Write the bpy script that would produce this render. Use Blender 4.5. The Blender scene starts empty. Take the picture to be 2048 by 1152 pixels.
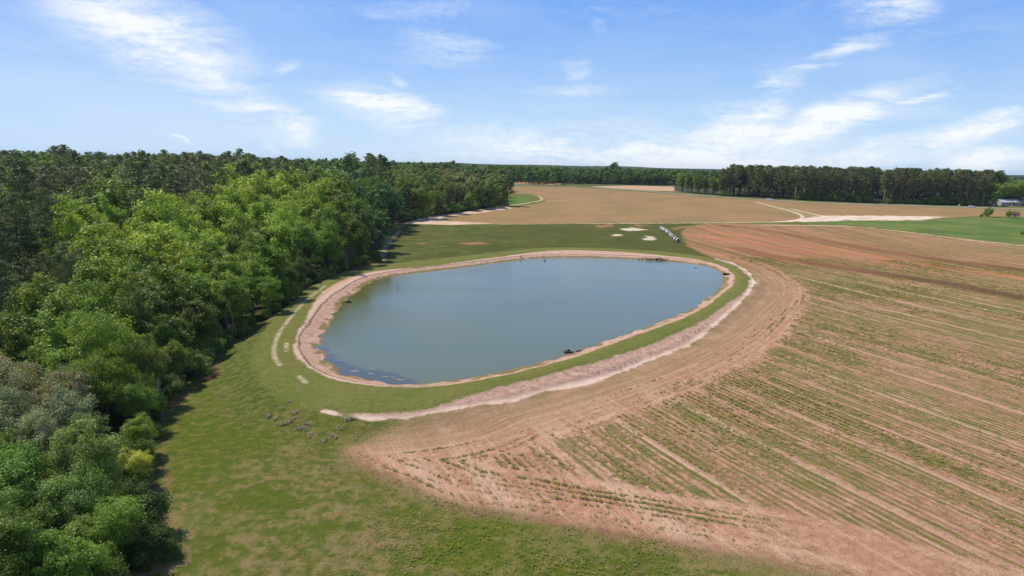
import bpy, math, random
import numpy as np
from mathutils import Matrix, Vector
R = math.radians
rng = np.random.default_rng(7)
sc = bpy.context.scene
col = sc.collection

# ------------------------------------------------------------------ camera
PITCH, ROLL, CAMZ, F = 10.2, 1.2, 30.0, 1366.0
cam_d = bpy.data.cameras.new('camera')
cam_d.sensor_width = 36.0
cam_d.lens = 36.0 * F / 2048.0
cam_d.clip_start = 0.5
cam_d.clip_end = 30000
cam = bpy.data.objects.new('camera', cam_d)
col.objects.link(cam)
CM = Matrix.Rotation(R(90 - PITCH), 3, 'X') @ Matrix.Rotation(R(ROLL), 3, 'Z')
cam.matrix_world = Matrix.Translation((0, 0, CAMZ)) @ CM.to_4x4()
sc.camera = cam
CN = np.array(CM)

def ray(px, py):
    d = np.stack([(np.asarray(px, float) - 1024) / F, -(np.asarray(py, float) - 576) / F,
                  -np.ones_like(np.asarray(px, float))], -1)
    d = d @ CN.T
    return d / np.linalg.norm(d, axis=-1, keepdims=True)

def project(x, y, z):
    p = np.stack([x, y, np.asarray(z) - CAMZ], -1) @ CN
    return 1024 + F * p[..., 0] / -p[..., 2], 576 - F * p[..., 1] / -p[..., 2], -p[..., 2]

# ------------------------------------------------------------------ sun, exposure
SUN = np.array([-0.66, 0.40, 1.0]); SUN = SUN / np.linalg.norm(SUN)
EL = math.asin(SUN[2]); AZ = math.atan2(SUN[0], SUN[1])
sun_d = bpy.data.lights.new('sun', 'SUN')
sun_d.energy = 4.9
sun_d.angle = R(0.53)
sun_d.color = (1.0, 0.93, 0.80)
sun = bpy.data.objects.new('sun', sun_d)
col.objects.link(sun)
sun.rotation_euler = Vector(SUN).to_track_quat('Z', 'Y').to_euler()
sun.location = (-60, 40, 120)
sc.view_settings.view_transform = 'Standard'
sc.view_settings.look = 'None'
sc.view_settings.exposure = 0.0
sc.view_settings.gamma = 1.0
sc.cycles.max_bounces = 6
sc.cycles.diffuse_bounces = 3
sc.cycles.glossy_bounces = 3
sc.cycles.transmission_bounces = 4
sc.cycles.volume_bounces = 0
sc.cycles.transparent_max_bounces = 6
sc.cycles.use_denoising = True

# ------------------------------------------------------------------ node helper
class NT:
    def __init__(s, tree):
        s.t = tree; s.n = tree.nodes; s.l = tree.links
    def new(s, typ, **kw):
        nd = s.n.new(typ)
        for k, v in kw.items():
            setattr(nd, k, v)
        return nd
    def put(s, sock, v):
        if v is None: return
        if isinstance(v, bpy.types.NodeSocket): s.l.new(v, sock)
        elif isinstance(v, (tuple, list)) and len(v) == 3 and len(sock.default_value) == 4: sock.default_value = (*v, 1)
        else: sock.default_value = v
    def m(s, op, a, b=None, c=None, clamp=False):
        nd = s.new('ShaderNodeMath', operation=op, use_clamp=clamp)
        for i, v in enumerate((a, b, c)):
            if v is not None: s.put(nd.inputs[i], v)
        return nd.outputs[0]
    def vm(s, op, a, b=None):
        nd = s.new('ShaderNodeVectorMath', operation=op)
        s.put(nd.inputs[0], a)
        if b is not None: s.put(nd.inputs[1], b)
        return nd.outputs[1] if op in ('LENGTH', 'DISTANCE', 'DOT_PRODUCT') else nd.outputs[0]
    def comb(s, x, y, z):
        nd = s.new('ShaderNodeCombineXYZ')
        for i, v in enumerate((x, y, z)): s.put(nd.inputs[i], v)
        return nd.outputs[0]
    def sep(s, v):
        nd = s.new('ShaderNodeSeparateXYZ'); s.put(nd.inputs[0], v); return nd.outputs
    def noise(s, vec, scale=1.0, detail=3.0, rough=0.55, dist=0.0):
        nd = s.new('ShaderNodeTexNoise')
        s.put(nd.inputs['Vector'], vec); nd.inputs['Scale'].default_value = scale
        nd.inputs['Detail'].default_value = detail; nd.inputs['Roughness'].default_value = rough
        nd.inputs['Distortion'].default_value = dist
        return nd.outputs[0]
    def ss(s, v, a, b, c=0.0, d=1.0, typ='SMOOTHSTEP'):
        nd = s.new('ShaderNodeMapRange', interpolation_type=typ)
        s.put(nd.inputs[0], v)
        for i, q in zip((1, 2, 3, 4), (a, b, c, d)): s.put(nd.inputs[i], q)
        return nd.outputs[0]
    def mix(s, f, a, b, blend='MIX'):
        nd = s.new('ShaderNodeMix', data_type='RGBA', blend_type=blend)
        s.put(nd.inputs[0], f); s.put(nd.inputs[6], a); s.put(nd.inputs[7], b)
        return nd.outputs[2]

# ------------------------------------------------------------------ world: sky and thin high cloud
world = bpy.data.worlds.new('World')
sc.world = world
world.use_nodes = True
W = NT(world.node_tree)
W.n.clear()
sky = W.new('ShaderNodeTexSky', sky_type='NISHITA')
sky.sun_disc = False
sky.sun_elevation = EL
sky.sun_rotation = AZ
sky.altitude = 200
sky.air_density = 1.0
sky.dust_density = 0.6
sky.ozone_density = 1.6
gen = W.new('ShaderNodeTexCoord').outputs['Generated']
gx, gy, gz = W.sep(gen)
az = W.m('MULTIPLY', W.m('ARCTAN2', gx, gy), 57.2958)
el = W.m('MULTIPLY', W.m('ARCSINE', gz), 57.2958)
ae = W.comb(az, el, 0.0)

def mapped(tree, v, rot, scale):
    mp = tree.new('ShaderNodeMapping', vector_type='POINT')
    tree.put(mp.inputs[0], v); mp.inputs[2].default_value = (0, 0, rot); mp.inputs[3].default_value = scale
    return mp.outputs[0]

def azel(px, py):
    d = ray(px, py)
    return math.degrees(math.atan2(d[0], d[1])), math.degrees(math.asin(d[2]))

wn = W.new('ShaderNodeTexNoise'); W.put(wn.inputs['Vector'], mapped(W, ae, 0.0, (.10, .22, 1))); wn.inputs['Scale'].default_value = 1.5; wn.inputs['Detail'].default_value = 5
aew = W.vm('ADD', ae, W.vm('MULTIPLY', W.vm('SUBTRACT', wn.outputs[1], (.5, .5, .5)), (6.0, 2.6, 0.0)))
FEAT = [  # px, py, half length, half width, image angle, weight
    (300, 70, 300, 92, 28, .72), (440, 160, 200, 62, 38, .62), (545, 225, 160, 30, 37, .75), (560, 235, 200, 16, 36, .6),
    (365, 285, 52, 6, 26, .6), (560, 292, 60, 9, 22, .6), (770, 215, 125, 36, 12, .95), (800, 160, 30, 12, 30, .5),
    (900, 85, 120, 52, 8, .38), (850, 18, 150, 26, 0, .35), (930, 100, 45, 20, 15, .5),
    (1150, 140, 40, 40, 0, .36), (1190, 55, 40, 16, 20, .36), (1188, 20, 30, 6, 0, .3), (1150, 180, 120, 14, -3, .4),
    (575, 130, 40, 18, -30, .35),
    (1560, 172, 75, 24, -12, .72), (1500, 235, 90, 36, -12, .8), (1420, 292, 220, 42, -11, 1.0),
    (1650, 250, 230, 36, -24, 1.0), (1850, 186, 90, 12, -18, .8), (1080, 300, 230, 42, 6, .9),
    (1950, 262, 170, 34, -14, .9), (1980, 320, 150, 26, -6, .95), (1880, 300, 160, 30, -10, .6), (1760, 210, 220, 40, -10, .35),
    (1785, 20, 110, 34, -4, .75), (1690, 97, 95, 14, -17, .7), (1620, 140, 50, 7, -5, .5),
    (1250, 330, 520, 72, 0, .95), (1700, 320, 260, 34, -8, .7)]
tots = {'L': None, 'R': None}
for (px, py, a, b, ang, w) in FEAT:
    ca, sa = math.cos(R(ang)), math.sin(R(ang))
    c = azel(px, py); e1 = azel(px + a * ca, py + a * sa); e0 = azel(px - a * ca, py - a * sa)
    q1 = azel(px - b * sa, py + b * ca); q0 = azel(px + b * sa, py - b * ca)
    la = math.dist(e1, e0) / 2 * 1.45; lb = math.dist(q1, q0) / 2 * 1.7
    th = math.atan2(e1[1] - e0[1], e1[0] - e0[0])
    mp = W.new('ShaderNodeMapping', vector_type='TEXTURE')
    W.put(mp.inputs[0], aew)
    mp.inputs[1].default_value = (c[0], c[1], 0)
    mp.inputs[2].default_value = (0, 0, th)
    mp.inputs[3].default_value = (la, lb, 1)
    g = W.ss(W.vm('LENGTH', mp.outputs[0]), 1.0, 0.0, 0.0, w)
    k_ = 'L' if px < 700 else 'R'
    tots[k_] = g if tots[k_] is None else W.m('SMOOTH_MAX', tots[k_], g, 0.15)
pz = W.m('ADD', gz, 0.12)
pl = W.comb(W.m('DIVIDE', gx, pz), W.m('DIVIDE', gy, pz), 0.0)
st2 = W.noise(mapped(W, pl, R(35), (2.2, 7.0, 1)), 1.2, 6, .6, .5)
fine = W.noise(mapped(W, ae, R(-20), (1.3, 2.3, 1)), 1.0, 6, .7, .4)
def layer(tot, rot):
    st = W.noise(mapped(W, aew, R(rot), (.055, .42, 1)), 1.7, 9, .62, .6)
    lo = W.noise(mapped(W, ae, R(rot), (.05, .12, 1)), 1.3, 3, .5)
    mod = W.m('ADD', W.m('MULTIPLY', st, 1.25), W.m('ADD', W.m('MULTIPLY', lo, .55), W.m('ADD', W.m('MULTIPLY', st2, .15), W.m('MULTIPLY', fine, .55))))
    wisp = W.ss(mod, 1.0, 1.46, .0, 1.6, 'LINEAR')
    d_ = W.m('ADD', W.m('MULTIPLY', tot, wisp), W.m('MULTIPLY', W.m('POWER', W.m('MAXIMUM', tot, 0.0), 2.5), .40))
    return W.ss(d_, 0.0, 1.2, 0.0, 0.95, 'LINEAR')
alpha = W.m('MAXIMUM', layer(tots['L'], 33), layer(tots['R'], -15))
veil = W.m('MULTIPLY', W.ss(W.noise(mapped(W, ae, R(-10), (.03, .10, 1)), 1.2, 5, .55), .42, .68, 0, .16), 1.0)
alpha = W.m('MAXIMUM', alpha, veil)
hz = W.ss(el, 8.0, -1.0, 0.0, 0.42)
skyc = W.mix(1.0, sky.outputs[0], (1.02, 1.18, 1.42), 'MULTIPLY')
skyc = W.mix(.88, skyc, W.mix(W.ss(el, 0, 14), (4.9, 7.2, 9.9), (1.55, 3.9, 9.2)))
skyc = W.mix(W.ss(az, -5, -40, 0, .35), skyc, (4.4, 6.1, 9.7))
skyc = W.mix(hz, skyc, (6.4, 8.2, 10.0))
skyc = W.mix(alpha, skyc, (9.8, 10.1, 10.4))
# the sky deepens towards the zenith
skyc = W.mix(W.ss(el, 14, 42), skyc, (1.0, 2.0, 4.6))
bg = W.new('ShaderNodeBackground')
W.put(bg.inputs[0], skyc)
bg.inputs[1].default_value = 0.10
W.l.new(bg.outputs[0], W.new('ShaderNodeOutputWorld').inputs[0])

# ------------------------------------------------------------------ terrain functions
def sstep(t): t = np.clip(t, 0, 1); return t * t * (3 - 2 * t)
KY = np.array([-60, 60, 120, 200, 240, 300, 340, 400, 505, 600, 800, 1000, 1500, 2500, 9000.])
KZ = np.array([-.3, -.2, -.1, .1, .5, .8, 2.0, 4.6, 8.4, 10.3, 12.0, 12.5, 12, 13, 13.])
_yy = np.linspace(-60, 9000, 9061); _zz = np.interp(_yy, KY, KZ)
_k = np.hanning(61); _k /= _k.sum()
_zz = np.convolve(np.pad(_zz, 30, 'edge'), _k, 'valid')
def T(x, y):
    z = np.interp(y, _yy, _zz)
    z = z - 2.2 * sstep((-x - 34) / 30) * sstep((260 - y) / 120) * sstep((y + 20) / 60)
    z = z + 2.6 * sstep((-x - 90) / 260) * sstep((y - 210) / 260)
    return z
def onplane(pts, zp):
    p = np.array(pts, float); d = ray(p[:, 0], p[:, 1]); t = (zp - CAMZ) / d[:, 2]
    return np.stack([d[:, 0] * t, d[:, 1] * t], -1)
def onland(pts):
    p = np.array(pts, float).reshape(-1, 2); d = ray(p[:, 0], p[:, 1]); z = np.full(len(p), 0.0)
    for _ in range(60):
        t = np.minimum((z - CAMZ) / np.minimum(d[:, 2], -1e-3), 9000)
        x, y = d[:, 0] * t, d[:, 1] * t
        z = .6 * z + .4 * T(x, y)
    return np.stack([x, y], -1)
def chaikin(p, it=2, closed=True):
    p = np.asarray(p, float)
    for _ in range(it):
        q = np.roll(p, -1, 0) if closed else p[1:]
        a = p if closed else p[:-1]
        n = np.empty((len(a) * 2, 2)); n[0::2] = .75 * a + .25 * q; n[1::2] = .25 * a + .75 * q
        if not closed: n = np.vstack([p[:1], n, p[-1:]])
        p = n
    return p
FARV = 60.0
def dist_line(X, Y, pts, closed):
    out = np.full(X.shape, FARV)
    lo = pts.min(0) - FARV; hi = pts.max(0) + FARV
    sel = (X > lo[0]) & (X < hi[0]) & (Y > lo[1]) & (Y < hi[1])
    if not sel.any(): return out
    x = X[sel]; y = Y[sel]; d2 = np.full(x.shape, FARV ** 2); ins = np.zeros(x.shape, bool)
    n = len(pts)
    for i in range(n if closed else n - 1):
        ax, ay = pts[i]; bx, by = pts[(i + 1) % n]
        ex, ey = bx - ax, by - ay; L = ex * ex + ey * ey + 1e-12
        t = np.clip(((x - ax) * ex + (y - ay) * ey) / L, 0, 1)
        d2 = np.minimum(d2, (x - ax - t * ex) ** 2 + (y - ay - t * ey) ** 2)
        if closed and ay != by:
            c = ((ay > y) != (by > y)) & (x < ex * (y - ay) / (by - ay) + ax)
            ins ^= c
    d = np.sqrt(d2)
    if closed: d = np.where(ins, -d, d)
    out[sel] = d
    return out

# outlines traced on the ground
WATER = [(754, 560), (727, 575), (692, 601), (676, 620), (662, 645), (650, 668), (641, 685), (648, 705), (656, 720), (669, 734), (702, 750),
         (752, 761), (807, 767), (844, 768), (887, 764), (962, 752), (1024, 739), (1084, 724), (1144, 707), (1219, 677), (1265, 662), (1311, 647),
         (1356, 630), (1391, 612), (1424, 587), (1438, 576), (1445, 570), (1438, 565), (1447, 559), (1443, 552), (1446, 548), (1434, 542), (1414, 532), (1386, 527),
         (1336, 522), (1249, 517), (1149, 514), (1074, 516), (1024, 522), (937, 534), (874, 541), (812, 549), (782, 554)]
BANK = [(674, 567), (712, 550), (762, 541), (837, 535), (912, 526), (962, 519), (1024, 511), (1074, 504), (1129, 500), (1199, 502), (1274, 506),
        (1349, 514), (1411, 521), (1449, 532), (1466, 545), (1472, 557), (1468, 568), (1444, 585), (1414, 610), (1374, 632), (1321, 652), (1249, 679),
        (1154, 710), (1049, 738), (1024, 744), (962, 757), (887, 770), (837, 774), (787, 775), (737, 772), (687, 764), (647, 752), (619, 737), (600, 722),
        (592, 712), (588, 692), (594, 667), (603, 653), (612, 640), (622, 617), (637, 592), (654, 578)]
GRASSO_R = [(1429, 517), (1474, 532), (1499, 555), (1499, 565), (1486, 585), (1449, 610), (1414, 635), (1384, 652), (1311, 685), (1249, 705), (1149, 735),
            (1024, 767), (924, 791), (874, 812), (824, 820), (749, 827), (687, 825), (642, 817)]
GRASSO = GRASSO_R + [(590, 800), (545, 770), (518, 735), (516, 700), (538, 660), (572, 620), (606, 588), (640, 566), (700, 541), (776, 528), (887, 518),
                     (1024, 502), (1086, 495), (1200, 496), (1340, 504)]
EROS_O = [(652, 830), (699, 838), (737, 842), (812, 839), (887, 825), (962, 807), (1024, 797), (1099, 776), (1174, 761), (1249, 736), (1299, 716), (1374, 689),
          (1416, 662), (1461, 624), (1494, 594), (1510, 567), (1500, 545), (1462, 523), (1429, 516)]
wW = chaikin(onplane(WATER, 0.0), 1)
wB = chaikin(onplane(BANK, .8), 2)
wG = chaikin(onplane(GRASSO, .9), 2)
wE = np.vstack([onplane(GRASSO_R, .9), onplane(EROS_O, .5)])
FIELD = [(700, 893), (694, 917), (731, 940), (802, 967), (868, 1001), (947, 1019), (1024, 1029), (1130, 1052), (1288, 1080), (1420, 1108), (1536, 1130),
         (1700, 1170), (1900, 1240), (2300, 1300), (2600, 900), (2500, 520), (2048, 490), (1900, 474), (1800, 462), (1710, 452), (1600, 449), (1520, 448), (1440, 446), (1390, 449),
         (1362, 462), (1372, 488), (1400, 505), (1436, 519), (1475, 530), (1505, 553), (1512, 567), (1496, 596), (1462, 627), (1418, 664), (1376, 692), (1300, 720),
         (1250, 740), (1175, 766), (1100, 782), (1024, 803), (962, 815), (887, 834), (830, 848), (770, 868)]
FARF = [(812, 447), (860, 438), (920, 428), (1000, 418), (1060, 410), (1092, 403), (1085, 392), (1060, 387), (1026, 388), (1010, 376), (1026, 372), (1149, 375), (1274, 383),
        (1324, 387), (1424, 395), (1480, 398), (1560, 403), (1720, 410), (1910, 415), (2048, 420), (2200, 424), (2200, 440), (2048, 433), (1960, 432), (1880, 436),
        (1850, 440), (1700, 440), (1590, 443), (1400, 445), (1200, 446), (1000, 447)]
MEADOW = [(772, 528), (765, 510), (775, 485), (800, 462), (812, 449), (1000, 449), (1200, 447), (1400, 447), (1440, 447), (1390, 450), (1362, 462), (1372, 488),
          (1400, 505), (1436, 519), (1340, 506), (1199, 498), (1086, 499), (1024, 504), (887, 521)]
RGREEN = [(1600, 446), (1700, 441), (1790, 444), (1860, 441), (1960, 434), (2048, 434), (2300, 440), (2300, 510), (2048, 489), (1900, 472), (1800, 460), (1710, 450)]
WHITEB = [(1560, 444), (1640, 430), (1700, 431), (1790, 431), (1880, 433), (1960, 431), (1900, 434), (1870, 438), (1850, 441), (1780, 442), (1700, 441), (1640, 444)]
PINKP = [(806, 447), (830, 437), (900, 427), (960, 422), (1020, 413), (1024, 417), (960, 426), (905, 432), (880, 437), (900, 443), (1000, 447), (900, 450)]
LAWN = [(1012, 410), (1020, 396), (1040, 392), (1058, 394), (1056, 402), (1040, 408)]
FORESTF = [(250, 1190), (345, 1130), (325, 1060), (312, 960), (322, 850), (350, 800), (420, 742), (438, 700), (480, 680), (560, 640), (640, 572), (700, 540), (768, 520), (764, 478),
           (800, 447), (850, 437), (950, 421), (1012, 410), (1012, 380), (880, 370)]
PINK1 = [(1029, 360), (1119, 361), (1121, 370), (1060, 369), (1029, 368)]
PINK2 = [(1180, 373), (1260, 371), (1340, 373), (1364, 376), (1362, 383), (1300, 381), (1230, 377)]
SANDS = [[(1240, 458), (1258, 456), (1264, 453), (1275, 456), (1298, 460), (1275, 462), (1250, 462)],
         [(1285, 477), (1292, 472), (1308, 473), (1311, 479), (1305, 481), (1290, 479)],
         [(1222, 470), (1238, 468), (1242, 471), (1228, 473)], [(1255, 444), (1268, 444), (1270, 447), (1256, 447)]]
REDS = [[(1192, 451), (1222, 448), (1228, 453), (1200, 456)], [(1262, 449), (1300, 450), (1280, 454)], [(1340, 456), (1370, 452), (1385, 454), (1350, 460)],
        [(920, 487), (960, 484), (980, 488), (940, 490)], [(830, 486), (852, 485), (845, 489)], [(1368, 453), (1400, 450), (1440, 452), (1420, 458), (1380, 458)]]
WTRACK = [[(1000, 448), (1200, 447), (1400, 446), (1590, 443.5), (1680, 442)], [(1509, 403), (1545, 413), (1582, 422), (1603, 430), (1606, 436), (1590, 441), (1545, 444)],
          [(1522, 450), (1600, 451), (1710, 452), (1800, 462), (1900, 475), (2048, 492), (2200, 508)], [(1580, 417), (1640, 431), (1660, 438)],
          [(1092, 403), (1135, 402)], [(830, 438), (905, 427), (1000, 415), (1060, 405), (1088, 400), (1075, 390), (1050, 389)]]
GTRACK = [[(1560, 414), (1600, 424), (1625, 433), (1650, 440)]]
LTRACK = [[(650, 572), (618, 595), (586, 628), (560, 662), (548, 690), (548, 715), (560, 730)], [(573, 686), (572, 702)], [(598, 752), (612, 766)]]
DARKB = [[(1450, 452), (1490, 456), (1536, 462), (1661, 485), (1786, 507), (1911, 525), (2048, 541), (2200, 560)],
         [(1480, 498), (1536, 512), (1611, 525), (1711, 540), (1811, 555), (1886, 565), (1961, 582), (2048, 597), (2200, 622)]]
ORANGE = [[(1420, 462), (1480, 470), (1560, 480), (1661, 498), (1786, 519), (1911, 538), (2048, 556), (2200, 576)], [(1400, 470), (1470, 480), (1560, 497), (1640, 508)]]
ROAD = [(940, 367), (1024, 370), (1149, 373), (1274, 380.5), (1324, 384.5), (1424, 393), (1480, 396.5), (1560, 401.5), (1720, 408.5), (1910, 413.5), (2048, 418), (2200, 423)]
GRUT = [[(417, 985), (408, 1040), (396, 1112), (388, 1170)], [(383, 996), (372, 1050), (358, 1105)]]
def multi(X, Y, lst, closed):
    d = np.full(X.shape, FARV)
    for p in lst: d = np.minimum(d, dist_line(X, Y, p, closed))
    return d
wField = chaikin(onland(FIELD), 1); wFar = onland(FARF); wMeadow = onland(MEADOW)
wForest = chaikin(np.vstack([onland(FORESTF), [[-60, 640], [-420, 700], [-900, 700], [-900, -60], [-40, -60]]]), 1)
_b = onland([(1345, 382), (1400, 387), (1480, 393), (1560, 397.5), (1720, 404.5), (1910, 409.5), (2048, 413), (2200, 418)]); wStand = np.vstack([_b, (_b * 1.32)[::-1]])
wRoad = chaikin(onland(ROAD), 1, False)
wFE = onland([(250, 1190), (345, 1130), (325, 1060), (312, 960), (322, 850), (350, 800), (420, 742), (438, 700), (480, 680), (560, 640), (640, 572), (700, 540), (768, 520)])
wLow = onland([(694, 917), (731, 940), (802, 967), (868, 1001), (947, 1019), (1024, 1029), (1130, 1052), (1288, 1080), (1420, 1108), (1536, 1130), (1700, 1170), (1900, 1240), (2100, 1290)])

def height(x, y, dW, dG):
    base = T(x, y)
    crest = np.maximum(.9, base + .15)
    h = np.where(dW < 0, np.maximum(-1.6, dW * .35), crest * sstep(dW / 5.0) * .9 + .1 * crest * np.minimum(dW / 5.0, 1))
    k = 1 - sstep(dG / 6.0)
    return np.where(dG < 0, h, base + (crest - base) * k)
def H(x, y):
    x = np.atleast_1d(np.asarray(x, float)); y = np.atleast_1d(np.asarray(y, float))
    return height(x, y, dist_line(x, y, wW, True), dist_line(x, y, wG, True))

# ------------------------------------------------------------------ object helpers
def mesh_np(name, V, Fq, mats=(), midx=None, smooth=False):
    me = bpy.data.meshes.new(name)
    V = np.asarray(V, np.float32); Fq = np.asarray(Fq, np.int32); k = Fq.shape[1]
    me.vertices.add(len(V)); me.vertices.foreach_set('co', V.ravel())
    me.loops.add(Fq.size); me.loops.foreach_set('vertex_index', Fq.ravel())
    me.polygons.add(len(Fq)); me.polygons.foreach_set('loop_start', np.arange(0, Fq.size, k, dtype=np.int32))
    if midx is not None: me.polygons.foreach_set('material_index', np.asarray(midx, np.int32))
    if smooth: me.polygons.foreach_set('use_smooth', np.ones(len(Fq), bool))
    for m in mats: me.materials.append(m)
    me.update(calc_edges=True)
    return me
def tag(o, label=None, cat=None, group=None, kind=None):
    if label: o['label'] = label
    if cat: o['category'] = cat
    if group: o['group'] = group
    if kind: o['kind'] = kind
    return o
def link(name, me, parent=None, loc=(0, 0, 0), rz=0.0, s=1.0):
    o = bpy.data.objects.new(name, me)
    col.objects.link(o); o.parent = parent; o.location = loc
    if rz: o.rotation_euler = (0, 0, rz)
    if s != 1.0: o.scale = (s, s, s)
    return o
class MB:  # collects simple solids into one mesh
    def __init__(s): s.v = []; s.f = []
    def add(s, v, f):
        n = len(s.v); s.v += [tuple(p) for p in v]; s.f += [tuple(i + n for i in q) for q in f]; return s
    def box(s, c, d, rz=0.0):
        x, y, z = (q / 2 for q in d); cr, sr = math.cos(rz), math.sin(rz)
        v = [(c[0] + a * x * cr - b * y * sr, c[1] + a * x * sr + b * y * cr, c[2] + e * z) for e in (-1, 1) for a, b in ((-1, -1), (1, -1), (1, 1), (-1, 1))]
        return s.add(v, [(3, 2, 1, 0), (4, 5, 6, 7), (0, 1, 5, 4), (1, 2, 6, 5), (2, 3, 7, 6), (3, 0, 4, 7)])
    def tube(s, pts, rad, n=8, cap=True):
        pts = [Vector(p) for p in pts]; rings = []
        for i, p in enumerate(pts):
            d = (pts[min(i + 1, len(pts) - 1)] - pts[max(i - 1, 0)]).normalized()
            u = d.cross(Vector((.31, .95, .07))).normalized(); w = d.cross(u)
            r = rad[i] if hasattr(rad, '__len__') else rad
            rings.append([p + (u * math.cos(2 * math.pi * k / n) + w * math.sin(2 * math.pi * k / n)) * r for k in range(n)])
        v = [q for r_ in rings for q in r_]
        f = [(i * n + k, i * n + (k + 1) % n, (i + 1) * n + (k + 1) % n, (i + 1) * n + k) for i in range(len(pts) - 1) for k in range(n)]
        if cap: f += [tuple(range(n))[::-1], tuple((len(pts) - 1) * n + k for k in range(n))]
        return s.add(v, f)
    def lathe(s, prof, n=24, axis='Z', c=(0, 0, 0)):
        v = []
        for r, h in prof:
            for k in range(n):
                a = 2 * math.pi * k / n
                p = (r * math.cos(a), r * math.sin(a), h)
                if axis == 'X': p = (h, p[0], p[1])
                v.append((p[0] + c[0], p[1] + c[1], p[2] + c[2]))
        f = [(i * n + k, i * n + (k + 1) % n, (i + 1) * n + (k + 1) % n, (i + 1) * n + k) for i in range(len(prof) - 1) for k in range(n)]
        return s.add(v, f)
    def mesh(s, name, mat, smooth=False):
        me = bpy.data.meshes.new(name); me.from_pydata(s.v, [], s.f)
        if mat: me.materials.append(mat)
        if smooth:
            for p in me.polygons: p.use_smooth = True
        me.update(); return me
def simple_mat(name, c, rough=.7, spec=.3, var=.25, scale=3.0, metal=0.0, bump=0.0):
    m = bpy.data.materials.new(name); m.use_nodes = True; N = NT(m.node_tree); b = N.n['Principled BSDF']
    tc = N.new('ShaderNodeTexCoord').outputs['Object']
    n = N.noise(tc, scale, 5, .6)
    N.put(b.inputs['Base Color'], N.mix(N.ss(n, .3, .7), tuple(q * (1 - var) for q in c), tuple(min(1, q * (1 + var)) for q in c)))
    b.inputs['Roughness'].default_value = rough; b.inputs['Specular IOR Level'].default_value = spec; b.inputs['Metallic'].default_value = metal
    if bump:
        bp = N.new('ShaderNodeBump'); bp.inputs['Strength'].default_value = .8; bp.inputs['Distance'].default_value = bump
        N.put(bp.inputs['Height'], N.noise(tc, scale * 4, 4, .6)); N.put(b.inputs['Normal'], bp.outputs[0])
    return m

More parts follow.
